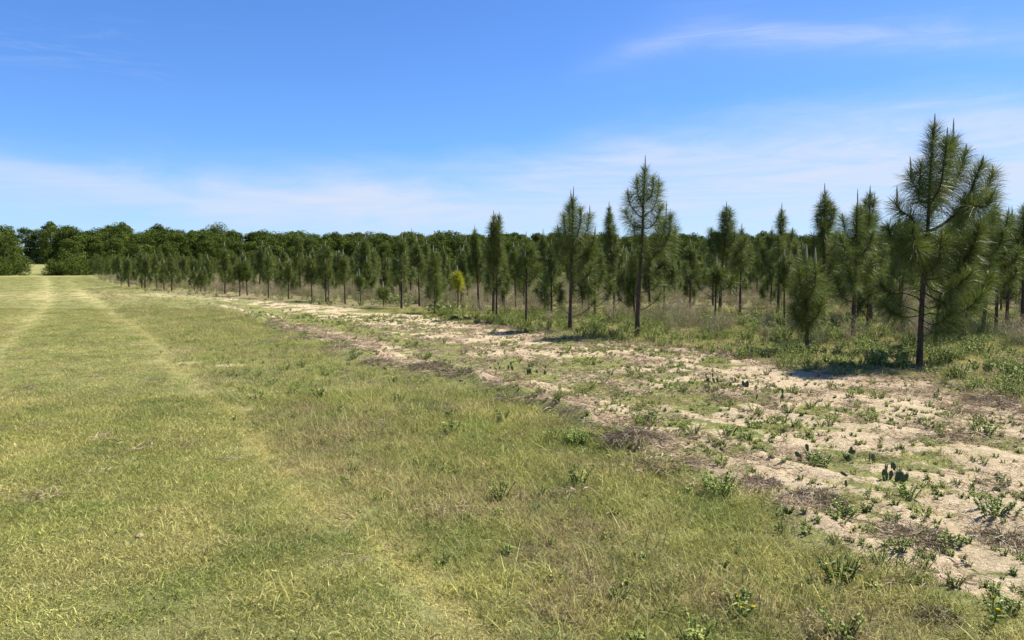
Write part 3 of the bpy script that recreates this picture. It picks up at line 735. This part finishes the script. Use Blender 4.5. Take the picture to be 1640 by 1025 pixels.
# further single pines, measured off the photo: base x, base y, top y, crown radius m, clear stem m, options, label
LIST = [
    (843, 518, 370, .52, 1.0, {}, 'yellowish green round-crowned pine on a clean dark trunk, right of the twin-stemmed pine'),
    (790, 512, 336, .50, .75, dict(twin=.93, cand=2), 'tall narrow dark pine on two thin parallel stems, standing just right of the yellow pine'),
    (734, 501, 424, .20, .75, dict(matn='Y', nbr=2, cand=0), 'small bright yellow pine with a ball of needles on a thin red-brown stem'),
    (697, 503, 392, .48, .15, dict(nl=.30), 'furry bushy pine with needles almost to the ground, left of the yellow pine'),
    (643, 495, 372, .55, .85, {}, 'open pine with a thin bent low branch, second clear trunk left of the yellow pine'),
    (614, 492, 450, .30, .10, dict(nbr=1, nl=.32), 'knee-high furry pine seedling with drooping needles, third left of the yellow pine'),
    (578, 488, 430, .32, .55, dict(nbr=2), 'small pine with a starry tuft on a thin stem, left of the furry seedling'),
    (553, 487, 398, .42, .75, {}, 'slim upright pine with an even oval crown, just left of the starry tufted pine'),
    (522, 484, 386, .62, .75, dict(twin=.8), 'double-stemmed dense pine, tallest in the left middle of the front row'),
    (500, 483, 406, .45, .55, dict(cand=2), 'pine with pale candles tight to the left of the double-stemmed pine'),
    (1145, 521, 410, .58, .75, dict(nl=.3), 'short spreading pine over pale flowers, in front of a taller dark pine'),
    (1152, 505, 322, .85, 1.3, dict(nl=.30), 'tall cone-shaped dark pine rising right behind the short spreading pine'),
    (1185, 502, 357, .42, 1.2, {}, 'slender pine with a small high crown, right of the tall cone-shaped pine'),
    (1246, 505, 325, .80, 1.2, {}, 'pointed pine with side shoots on both flanks, right of the slender pine'),
    (1256, 514, 398, .42, .85, dict(cand=2), 'thin low pine with a long pale candle in front of the pointed pine'),
    (1318, 524, 293, .82, 1.0, dict(nl=.30), 'tall spire-topped pine standing behind the short bushy pine with two candles'),
    (1395, 520, 297, .70, 1.0, dict(nl=.3, cand=2), 'tall pine with two thin tips, right behind the dark full-crowned pine'),
    (1440, 512, 330, .65, 1.0, dict(nl=.3), 'pine peeping out left behind the tallest pine at mid height'),
    (1497, 556, 402, .80, .65, dict(nl=.3), 'low pine with its trunk just right behind the trunk of the tallest'),
    (1546, 528, 305, .85, 1.0, dict(nl=.3), 'pine behind the right half of the tallest pine with a bare reddish stem'),
    (1572, 545, 318, 1.0, .6, dict(nl=.3), 'leaning wide pine at the right edge with shaggy pale needles'),
    (1595, 532, 335, .95, .5, dict(nl=.33), 'shaggy pine filling the space between the leaning wide pine and the right edge'),
    (1522, 520, 330, .85, .6, dict(nl=.3), 'pine close behind the right limbs of the tallest pine'),
    (1637, 535, 318, .85, .9, dict(nl=.3), 'dark pine cut off by the right edge of the photo'),
    (1612, 520, 330, .8, 1.0, dict(), 'pine with a thin tip behind the leaning wide pine near the right edge'),
    (985, 503, 322, .45, .9, dict(cand=2), 'narrow columnar pine with forked tip, left behind the tall open-crowned pine'),
    (1063, 505, 400, .55, .75, {}, 'short green pine behind the right limb of the tall open-crowned pine'),
    (1105, 497, 382, .48, 1.0, {}, 'green pine in the dip between the open-crowned and cone-shaped pines'),
    (873, 497, 366, .36, 1.0, {}, 'thin dark pine with a pinkish candle, right of the round-crowned yellowish pine'),
    (767, 493, 360, .40, 1.0, {}, 'thin dark pine with a slender candle between the yellow pine and the twin-stemmed pine'),
    (672, 490, 378, .48, .9, {}, 'pine standing behind and left of the furry bushy pine'),
    (943, 500, 392, .5, .9, {}, 'pine half hidden behind the lower right limbs of the low-limbed pine'),
    (826, 493, 388, .45, .9, {}, 'pine in the second row just left of the yellowish round-crowned pine'),
    (430, 478, 402, .45, .7, {}, 'pine with a thin pale candle, just right of two small close-set pines'),
    (396, 475, 410, .42, .6, {}, 'right one of two small close-set pines on thin dark stems'),
    (384, 475, 412, .40, .6, {}, 'left one of two small close-set pines on thin dark stems'),
    (462, 480, 412, .40, .5, {}, 'small pine halfway between the two close-set pines and the double-stemmed pine'),
]
for (px, py, ty, R, cb, op, lab) in LIST:
    rng = np.random.default_rng(int(px*7+py))
    rt, d = pine_root(px, py, lab)
    H = P(px, ty, d)[2]-rt.location.z
    op = dict(op); mt = M_yellow if op.pop('matn', None) else None
    near = d < 30
    auto_pine(rt, H, cb, R, dens=820 if near else 640, w=.0065 if near else .009, matn=mt, merge=False if d < 26 else True, **op)
    if rt['label'].startswith('leaning'): rt.rotation_euler.y = math.radians(5)

# the rows behind: variants, then copies
rng = np.random.default_rng(99)
rows_y = np.arange(8, 150, .25)
base = np.stack([L_row(rows_y), rows_y], 1)
def along(off, step):
    p = base+off; s = np.r_[0, np.cumsum(np.linalg.norm(np.diff(p, axis=0), axis=1))]
    t = np.arange(rng.random()*step, s[-1], step); return np.stack([np.interp(t, s, p[:, 0]), np.interp(t, s, p[:, 1])], 1)
cand = []
for row in range(0, 34):
    pts = along(np.array([2.75, 1.55])*row, 2.35 if row else 2.2)+rng.standard_normal((1, 2))*.1
    for p in pts:
        p = p+rng.standard_normal(2)*.28
        if rng.random() < .07: continue
        sx, sy = proj(p[0], p[1], 1.0)
        if p[1] < 9 or sx > 1790 or sx < 120 or p[1] > 132: continue
        if row <= 1 and sx > 370 and p[1] < 45 and row == 0: continue
        if row == 1 and sx > 900 and p[1] < 21: continue
        if min([math.hypot(p[0]-a, p[1]-b) for a, b in PINES]) < 1.25: continue
        if p[1] < 16.5: continue
        cand.append((p[0], p[1], row))
cand.sort(key=lambda c: c[1])
SKIP = set()
N_IND = 300-len(PINES)
VAR = []
for i in range(16):
    j_ = i; i = i % 10; H = (3.0, 2.6, 3.3, 2.3, 3.1, 2.8, 2.1, 3.5, 2.7, 2.9)[i]*(1 if j_ < 10 else .93)
    VAR.append(dict(H=H, cb=(.8, .6, 1.0, .35, .9, .7, .4, 1.1, .9, .5)[i], R=(.5, .45, .6, .42, .4, .55, .4, .62, .42, .52)[i], cand=(1, 2, 1, 1, 2, 1, 1, 1, 2, 1)[i], twin=(0, 0, 0, 0, .85, 0, 0, 0, 0, .8)[i]))
protos = [None]*16; used_labels = {}
side_w = ('left', 'right')
marks = [(1472, 'the tallest pine'), (1366, 'the full-crowned pine'), (1293, 'the short bushy pine'), (1246, 'the pointed pine'), (1152, 'the tall cone-shaped pine'), (1020, 'the tall open-crowned pine'), (913, 'the low-limbed pine'), (843, 'the yellowish pine'), (790, 'the twin-stemmed pine'), (734, 'the yellow pine'), (693, 'the furry bushy pine'), (614, 'the furry seedling'), (522, 'the double-stemmed pine'), (390, 'the two close-set pines'), (240, 'the left front row'), (158, 'the plantation tip')]
ordn = ['second', 'third', 'fourth', 'fifth', 'sixth', 'seventh', 'eighth', 'ninth', 'tenth', 'eleventh', 'twelfth']
GF = 'pines in the rows behind the front row'
ind = [c for i, c in enumerate(cand) if i not in SKIP][:N_IND]; rest = [c for i, c in enumerate(cand) if i not in SKIP][N_IND:]
seen = {}
def pine_label(x, y, row, H):
    sx, sy = proj(x, y, H*.7); mk = min(marks, key=lambda q_: abs(q_[0]-sx)); off = sx-mk[0]
    where = 'straight behind' if abs(off) < 9 else ('just left behind' if off < -0 and off > -25 else 'just right behind' if 0 < off < 25 else 'left behind' if off < 0 else 'right behind')
    size = 'tall' if H > 3.1 else 'short' if H < 2.4 else 'mid-sized'
    key = (mk[1], where); k = seen.get(key, 0); seen[key] = k+1
    step = ['nearest one', 'next one back', 'third one back', 'fourth one back', 'fifth one back', 'sixth one back', 'seventh one back', 'eighth one back', 'ninth one back'][min(k, 8)]
    return '%s pine %s %s, %s' % (size, where, mk[1], step)
for i, (x, y, row) in enumerate(ind):
    v = int(rng.integers(0, 16))
    s = .72+.46*rng.random()
    if x < -18: s *= .78+.12*rng.random(); v = int(rng.choice([3, 6, 9, 1, 13, 11, 12, 0, 15]))
    H = VAR[v]['H']*s; lab = pine_label(x, y, row, H); z = zg1(x, y); rz = rng.random()*6.283; sc = (s*(.9+.2*rng.random()), s*(.9+.2*rng.random()), s)
    if protos[v] is None:
        rt = thing('pine_tree', (x, y, z), lab, 'pine tree', GF); q_ = VAR[v]
        auto_pine(rt, q_['H'], q_['cb']*(.42 if v % 3 else .15), q_['R']*1.1, dens=600, w=.0095, cand=q_['cand'], twin=q_['twin']); rt.scale = sc; rt.rotation_euler.z = rz; protos[v] = rt
    else: rt = copy_thing(protos[v], (x, y, z), rz, sc, lab, GF)
    rt.rotation_euler.x = rng.standard_normal()*.035; rt.rotation_euler.y = rng.standard_normal()*.035
# everything past the first 300: one mass
if rest:
    farm = []
    for v in range(4):
        g = Geo(); H = (3.0, 2.6, 3.2, 2.4)[v]; tube(g, [(0, 0, 0), (0, 0, H*.8)], [.04, .02], 5)
        tmp = Geo()
        for ax in range(7):
            a = rng.random()*6.28; rr = .35*rng.random(); h0 = .7+rng.random()*(H-1.6)
            p = smooth_path([(0, 0, h0), (rr*math.cos(a), rr*math.sin(a), h0+.3), (rr*math.cos(a), rr*math.sin(a), h0+.7)], 5); needle_axis(tmp, p, 0, 1, 260, .27, .013)
        needle_axis(tmp, smooth_path([(0, 0, .9), (0, 0, H-.2)], 6), 0, 1, 220, .27, .013)
        farm.append(tmp.mesh('far_pine', M_needle))
        farm[-1].materials.append(M_bark)
    gc_far = proto_col('far_pine_proto', farm)
    R_ = np.array(rest); n = len(R_)
    o = scatter('far_pines', np.stack([R_[:, 0], R_[:, 1], zg(R_[:, 0], R_[:, 1])], 1), rng.random(n)*6.283, .75+.4*rng.random(n), rng.integers(0, 4, n), None, gc_far)
    o['label'] = 'dense mass of distant young pines at the back of the plantation'; o['category'] = 'pines'

# ------------------------------------------------------------------ tree line
rng = np.random.default_rng(5)
def broadleaf_parts(root, H, R, low, nblob, leaves, leaf=.34):
    g = Geo(); tp = smooth_path([(0, 0, -.3), (.2*rng.standard_normal(), .2*rng.standard_normal(), H*.4), (.3*rng.standard_normal(), .3*rng.standard_normal(), H*.8)], 8)
    tube(g, tp, np.linspace(.022*H, .05, 8), 7)
    blobs = []
    for i in range(nblob):
        f = rng.random(); zc = H*(low+(1-low)*f*.95); prof = (1-f**3)**.5*(.9+.15*math.sin(f*9+H*R))+.1
        a = rng.random()*6.283; rr = R*prof*(.45+.5*rng.random()); blobs.append((rr*math.cos(a), rr*math.sin(a), zc*(.92+.13*rng.random()), R*(.20+.20*rng.random()**1.3)))
    blobs.append((0, 0, H*.93, R*.32))
    for (bx, by, bz, br_) in blobs[:14]:
        tube(g, smooth_path([tp[4], (bx*.5, by*.5, bz*.8), (bx, by, bz)], 5), np.linspace(.009*H, .02, 5), 4)
    c = Geo(); n = leaves; k = rng.integers(0, len(blobs), n); bb = np.array(blobs)
    D = rng.standard_normal((n, 3)); D /= np.linalg.norm(D, axis=1)[:, None]
    rad = bb[k, 3]*(.6+.7*rng.random(n)); B = bb[k, :3]+D*rad[:, None]*np.array([[1, 1, .8]])
    B[:, 2] = np.maximum(B[:, 2], .05)
    nrm = D+.7*rng.standard_normal((n, 3)); nrm /= np.linalg.norm(nrm, axis=1)[:, None]
    U = np.cross(nrm, rng.standard_normal((n, 3))); U /= np.linalg.norm(U, axis=1)[:, None]; Wv = np.cross(nrm, U)
    s = (leaf*(.5+.7*rng.random(n)))[:, None]*.5
    V = np.stack([B-U*s, B-Wv*s*.7, B+U*s, B+Wv*s*.7], 1).reshape(-1, 3)
    Q = np.arange(n*4).reshape(-1, 4); tone = rng.random(len(blobs))
    c.add(V, Q, np.repeat(np.clip(tone[k]*.6+rng.random(n)*.4, 0, 1), 4))
    link('trunk', g.mesh('tree_trunk', M_lbark, True), root); link('crown', c.mesh('tree_crown', M_leaf), root)
tspots = []
def tl_y(x): return np.interp(x, [-130, -98, -86, -60, 0, 60, 150], [128, 132, 135, 150, 168, 178, 185])
GT = 'broadleaf trees of the far tree line'
x = -122.0
while x < 145:
    for rw in range(3):
        xx = x+rng.standard_normal()*1.3+rw*2.1; yy = tl_y(xx)+rw*6.5+rng.standard_normal()*1.4
        sx, _ = proj(xx, yy, 3)
        if (18, 26, 30)[rw] < sx < (112, 106, 100)[rw]: continue
        tspots.append((xx, yy, rw, sx))
    x += 3.0 if x < 0 else 3.8
# trees beyond the gap
for i in range(22): tspots.append((-185+i*4.2+rng.standard_normal()*1.5, 262+rng.standard_normal()*5, 3, 0))
# trees beside the gap
for sx_, dd in ((14, 131), (-4, 137), (114, 134), (122, 141), (104, 148), (24, 146)):
    p_ = P(sx_, 430, dd); tspots.append((p_[0], dd, 0, sx_))
tspots.sort(key=lambda t: t[1])
tp_ = {}; cnt = {}
tree_marks = marks[:-2]+[(240, 'the far left bend of the pines'), (150, 'the left tip of the pines'), (105, 'the gap')]
for (x, y, rw, _) in tspots:
    v = int(rng.integers(0, 9)); H0 = 10.0
    want = {0: 6.2, 1: 7.5, 2: 8.3, 3: 12.5}[rw]*(.88+.22*rng.random())
    sx, sy = proj(x, y, want*.8)
    if sx > 650: want *= 1.0+.0*rw
    if rng.random() < .06 and rw >= 1 and rw < 3: want *= 1.14
    s = want/H0; z = zg1(x, y)
    mk = min(tree_marks, key=lambda q_: abs(q_[0]-sx)); off = sx-mk[0]
    wh = 'straight over' if abs(off) < 8 else 'left of' if off < 0 else 'right of'
    depth = ('front rank', 'middle rank', 'back rank', 'far wood seen through the gap')[rw]
    key = (mk[1], wh, rw); cnt[key] = cnt.get(key, 0)+1
    num = ('nearest', 'second', 'third', 'fourth', 'fifth', 'sixth', 'seventh')[min(cnt[key]-1, 6)]
    if rw == 3: lab = 'distant tree seen beyond the gap in the tree line, %s one' % num
    elif sx < 60: lab = '%s tree of the %s, %s, %s' % ('tall' if want > 9.6 else 'rounded', depth, 'left of the gap in the tree line', num)
    else: lab = '%s tree, tree line %s, %s %s, %s' % ('tall' if want > 9.6 else 'low' if want < 6.9 else 'rounded', depth, wh, mk[1], num)
    if v not in tp_:
        rt = thing('broadleaf_tree', (x, y, z), lab, 'tree', GT)
        broadleaf_parts(rt, H0, 2.3+.8*rng.random(), (.01, .03, .02, .06, .01, .09, .02, .02, .04)[v], 80, 9500, .29); rt.scale = (s*1.1, s*1.1, s); rt.rotation_euler.z = rng.random()*6.28; tp_[v] = rt
    else: copy_thing(tp_[v], (x, y, z), rng.random()*6.283, (s*(1.15+.3*rng.random()), s*(1.15+.3*rng.random()), s), lab, GT)

# the wood behind the counted trees, one mass
wx = rng.random(420)*330-160; wy = np.array([tl_y(a) for a in wx])+19+rng.random(420)*26
wsx = proj(wx, wy, 3)[0]; kk = (wsx < 22) | (wsx > 108); wx, wy = wx[kk], wy[kk]; n = len(wx)
gc_wood = proto_col('wood_proto', [[c for c in tp_[v].children if c.name.startswith('crown')][0].data for v in (0, 1, 4, 6)])
s_ = (.80+.16*rng.random(n))
o = scatter('far_wood', np.stack([wx, wy, zg(wx, wy)], 1), rng.random(n)*6.283, np.stack([s_*1.35, s_*1.35, s_], 1), rng.integers(0, 4, n), None, gc_wood)
o['label'] = 'dense dark green wood filling in behind the far tree line'; o['category'] = 'wood'

# shrubs along the foot of the tree line
def shrub(name, loc, H, R, leaves, leaf, matl, label, group=None):
    rt = thing(name, loc, label, 'shrub', group); c = Geo(); n = leaves; nb = 12
    bb = np.stack([R*.6*rng.standard_normal(nb), R*.6*rng.standard_normal(nb), H*(.2+.5*rng.random(nb)), H*(.28+.15*rng.random(nb))], 1)
    k = rng.integers(0, nb, n); D = rng.standard_normal((n, 3)); D /= np.linalg.norm(D, axis=1)[:, None]
    B = bb[k, :3]+D*bb[k, 3][:, None]*(.6+.5*rng.random(n))[:, None]; B[:, 2] = np.maximum(np.abs(B[:, 2]), .02)
    U = rng.standard_normal((n, 3)); U /= np.linalg.norm(U, axis=1)[:, None]
    blades(c, B, U, leaf*(.6+.6*rng.random(n)), leaf*.55, .3)
    g = Geo()
    for b in bb: tube(g, smooth_path([(b[0]*.2, b[1]*.2, -.03), (b[0]*.6, b[1]*.6, b[2]*.6), b[:3]], 5), np.linspace(.012*H+.003, .003+.003*H, 5), 4)
    link('stems', g.mesh('shrub_stems', M_lbark, True), rt).name = 'stem'
    link('foliage', c.mesh('shrub_foliage', matl), rt); return rt
for (px, d_, H, R, lab) in ((127, 131, 4.2, 2.9, 'rounded green bush at the foot of the trees right of the gap'), (8, 127, 3.2, 2.6, 'dark bush at the foot of the trees left of the gap'), (150, 136, 3.0, 2.2, 'small light bush beside the left tip of the pines, right of the rounded bush'), (98, 128, 2.6, 1.5, 'narrow dark bush at the right corner of the gap')):
    p_ = P(px, 430, d_); shrub('bush', (p_[0], d_, zg1(p_[0], d_)), H, R, 4500, .20, M_leaf, lab)

# ------------------------------------------------------------------ named plants on the strip
def ground_loc(px, py):
    g = G(px, py); return (g[0], g[1], zg1(g[0], g[1]))
for (px, py, H, R, mm, lab) in (
    (740, 513, .14, .28, M_darkweed, 'low dark green bush at the foot of the yellow pine'),
    (1212, 574, .16, .2, M_darkweed, 'dark low bush at the grass edge below the slender pines'),
    (1268, 568, .2, .18, M_darkweed, 'dark low bush just left of the short bushy pine with two candles'),
    (1420, 590, .26, .3, M_weed, 'leafy green bush left of the tallest pine trunk'),
    (1345, 570, .15, .25, M_darkweed, 'dark low bush between the short bushy pine and the dark full-crowned pine'),
    (1345, 590, .10, .3, M_weed, 'flat green bush at the shaded grass edge right of the short bushy pine'),
    (635, 488, .5, .5, M_weed, 'loose green bush among the front row pines left of the yellow pine'),
    (708, 503, .45, .45, M_weed, 'bright green bush between the bushy pine and the yellow pine'),
    (1620, 605, .22, .4, M_weed, 'green bush at the right edge under the pines')):
    shrub('bush', ground_loc(px, py), H, R, 700, .045 if H < .45 else .07, mm, lab, 'low bushes at the edge of the pines')

def weed(px, py, h, r, nst, lab, mm=None, lw=.011, nl=26):
    me = weed_mesh(h*.7, r, nst, mm or M_weed, lw, nl); o = link('weed_clump', me, None, ground_loc(px, py)); o['label'] = lab; o['category'] = 'weed'; o['group'] = 'leafy weed clumps on the strip'
for a in ((1032, 680, .22, .30, 34, 'bright green weed clump on the near side of the sand'),
          (680, 572, .20, .35, 30, 'bright green weed clump on the sand strip below the yellow pine'),
          (925, 712, .24, .25, 30, 'wide green weed clump at the ridge left of the dead grass mound'),
          (1150, 792, .28, .22, 26, 'dense green weed clump right at the grass edge below the sand centre'),
          (1310, 740, .18, .22, 20, 'green weed clump in the middle of the sand on the right'),
          (1265, 628, .20, .12, 12, 'upright bright weed clump on the sand below the short bushy pine'),
          (1405, 640, .14, .16, 14, 'pale green weed clump on the sand below the tallest pine'),
          (1575, 700, .20, .18, 18, 'green weed clump on the far right of the sand'),
          (1455, 795, .18, .10, 16, 'small upright green weed clump on bare sand at the lower right'),
          (1345, 830, .15, .14, 12, 'light green weed clump right of the hole in the sand edge'),
          (1595, 825, .14, .34, 26, 'flat spreading weed clump at the right edge of the sand'),
          (1390, 815, .10, .08, 8, 'tiny weed clump on bare sand left of the small upright one'),
          (1605, 975, .14, .14, 12, 'yellow flowering weed clump in the bottom right corner'),
          (1185, 965, .12, .10, 10, 'yellow green weed clump in the bottom grass, right of centre'),
          (900, 640, .12, .10, 10, 'small dark weed clump on the ridge right of the dark hole'),
          (1055, 636, .10, .08, 8, 'small round weed clump beside the lone dark cactus pad'),
          (1160, 700, .14, .14, 12, 'green weed clump on the sand between the two halves of the strip'),
          (945, 585, .12, .20, 14, 'pale green weed clump on the sand below the pine with a low side limb'),
          (1490, 690, .12, .18, 12, 'low weed clump on the sand right of the middle of the strip'),
          (1520, 870, .12, .16, 12, 'low weed clump on the sand in the lower right')): weed(*a)

def dead_mound(px, py, r, h, n, lab):
    g = Geo(); th = rng.random(n)*6.283; rr = r*rng.random(n)**.6; B = np.stack([rr*np.cos(th)*1.3, rr*np.sin(th), h*(1-(rr/r)**2)*rng.random(n)], 1)
    D = np.stack([np.cos(th)+.6*rng.standard_normal(n), np.sin(th)+.6*rng.standard_normal(n), .5+.5*rng.standard_normal(n)], 1); D /= np.linalg.norm(D, axis=1)[:, None]
    blades(g, B, D, r*(.35+.5*rng.random(n)), .005, .9)
    o = link('dead_grass_mound', g.mesh('dead_grass', M_straw), None, ground_loc(px, py)); o['label'] = lab; o['category'] = 'dead grass'; o['group'] = 'mounds of dead grass along the ridge'
for a in ((1018, 726, .20, .09, 900, 'brown dead grass mound on the ridge right of the wide weed clump'),
          (1305, 805, .17, .10, 900, 'dark dead grass mound at the near edge of the sand, lower right'),
          (812, 642, .16, .07, 700, 'dark brown dead grass mound in the middle of the ridge'),
          (735, 604, .25, .08, 900, 'pale dead grass mound on the ridge, up left of the dark brown one'),
          (690, 598, .24, .08, 900, 'wide grey dead grass mound on the ridge left of the pale one'),
          (605, 583, .22, .07, 700, 'small dark dead grass mound where the ridge bends'),
          (1610, 860, .20, .08, 800, 'dead grass mound at the right edge of the sand'),
          (1500, 985, .10, .05, 300, 'small dead grass mound near the bottom right'),
          (1215, 775, .14, .05, 500, 'flat dead grass mound left of the dark lower right one'),
          (1460, 862, .20, .05, 600, 'flat brown dead grass mound on the sand in the lower right'),
          (1590, 648, .22, .07, 600, 'dark twiggy dead grass mound under the right edge pines'),
          (540, 560, .25, .07, 600, 'dead grass mound at the far end of the ridge')): dead_mound(*a)

def pad_mesh(w, h, t):
    g = Geo(); nu, nv = 10, 8; th = np.linspace(0, 2*math.pi, nu, endpoint=False); ph = np.linspace(.02, math.pi-.02, nv)
    zz = (1-np.cos(ph))*.5; rad = np.sin(ph)*(.72+.42*zz)
    V = np.stack([w*.5*rad[:, None]*np.cos(th)[None], t*.5*rad[:, None]*np.sin(th)[None], h*zz[:, None]*np.ones((1, nu))], 2).reshape(-1, 3)
    Q = [(i*nu+j, i*nu+(j+1) % nu, (i+1)*nu+(j+1) % nu, (i+1)*nu+j) for i in range(nv-1) for j in range(nu)]
    g.add(V, Q); return g.mesh('cactus_pad', M_cactus, True)
PADS = [pad_mesh(.055, .12, .02), pad_mesh(.045, .10, .018), pad_mesh(.065, .11, .02)]
def cactus(px, py, n, spread, lab, s=1.0):
    s *= .8; rt = thing('prickly_pear', ground_loc(px, py), lab, 'cactus', 'small prickly pear cacti on the sand strip')
    for i in range(n):
        b = link('pad', PADS[rng.integers(0, 3)], rt, ((rng.random()-.5)*spread, (rng.random()-.5)*.12, -.01))
        b.rotation_euler = (rng.standard_normal()*.2, rng.standard_normal()*.35, rng.standard_normal()*.9); b.scale = (s*(.8+.4*rng.random()),)*3
        if rng.random() < .4:
            c = link('pad', b.data, rt, (b.location.x+.02*rng.standard_normal(), b.location.y, .10*s)); c.rotation_euler = (0, rng.standard_normal()*.5, rng.random()*3); c.scale = (.75*s,)*3
for a in ((800, 592, 7, .45, 'left end of the row of dark prickly pears on the sand left of centre'), (860, 598, 6, .40, 'right end of the row of dark prickly pears on the sand left of centre'),
          (1067, 656, 1, .02, 'lone upright dark prickly pear pad at the centre of the sand'), (1143, 612, 5, .4, 'first of the dark prickly pears in a row, left of the bright upright weed'),
          (1190, 620, 5, .4, 'middle prickly pear clump left of the bright upright weed'), (1232, 640, 4, .35, 'last prickly pear clump of the row, below the bright upright weed'),
          (1245, 650, 3, .2, 'small prickly pear right below the last clump of the row'), (1345, 740, 4, .22, 'dark prickly pear clump in the middle of the right hand sand'),
          (1297, 735, 3, .1, 'dark prickly pear left of the one in the middle of the sand'), (1425, 766, 5, .16, 'branching prickly pear on bare sand at the lower right'),
          (1392, 742, 2, .06, 'two-padded prickly pear between the larger clumps on the right'), (1362, 786, 1, .02, 'single prickly pear pad on sand above the dark dead grass mound'),
          (1610, 780, 3, .25, 'prickly pear at the right edge of the sand'), (1555, 590, 2, .1, 'prickly pear under the pines at the far right'),
          (638, 515, 3, .2, 'tiny prickly pear on the strip below the front pines at left'), (1500, 640, 2, .1, 'prickly pear below the trunk of the tallest pine'),
          (885, 632, 2, .1, 'prickly pear standing up by the small dark weed clump')): cactus(*a)

def flower_plant(px, py, h, n, mm, lab):
    rt = thing('flowering_weed', ground_loc(px, py), lab, 'wild flower', None); g = Geo(); g.add(np.zeros((0, 3)), np.zeros((0, 4), int))
    heads = []
    for i in range(n):
        e = np.array([rng.standard_normal()*h*.3, rng.standard_normal()*h*.3, h*(.6+.4*rng.random())]); tube(g, smooth_path([(0, 0, -.02), e*.5, e], 4), .004, 4); heads.append(e)
    k = 40; B = np.array([heads[j % n]*rng.random() for j in range(k)]); D = rng.standard_normal((k, 3)); D[:, 2] = np.abs(D[:, 2]); D /= np.linalg.norm(D, axis=1)[:, None]
    blades(g, B, D, .05, .009, .5); link('stem', g.mesh('flower_stem', M_weed), rt)
    for e in heads:
        f = Geo(); m_ = 14; th = np.linspace(0, 6.283, m_, endpoint=False); D = np.stack([np.cos(th), np.sin(th), .5+.3*rng.random(m_)], 1); D /= np.linalg.norm(D, axis=1)[:, None]
        blades(f, np.tile(e, (m_, 1)), D, .011 if mm is M_petaly else .032, .009, .1); link('flower', f.mesh('flower', mm), rt)
flower_plant(1148, 527, .32, 4, M_petal, 'pale cream flowers at the foot of the short spreading pine')
flower_plant(1205, 528, .38, 4, M_petal, 'cream flower heads on thin stalks in the grass right of the short spreading pine')
flower_plant(1188, 985, .10, 3, M_petaly, 'small yellow flowers in the grass at the bottom, right of centre')
flower_plant(1590, 1000, .14, 2, M_petaly, 'small yellow flower in the bottom right corner')
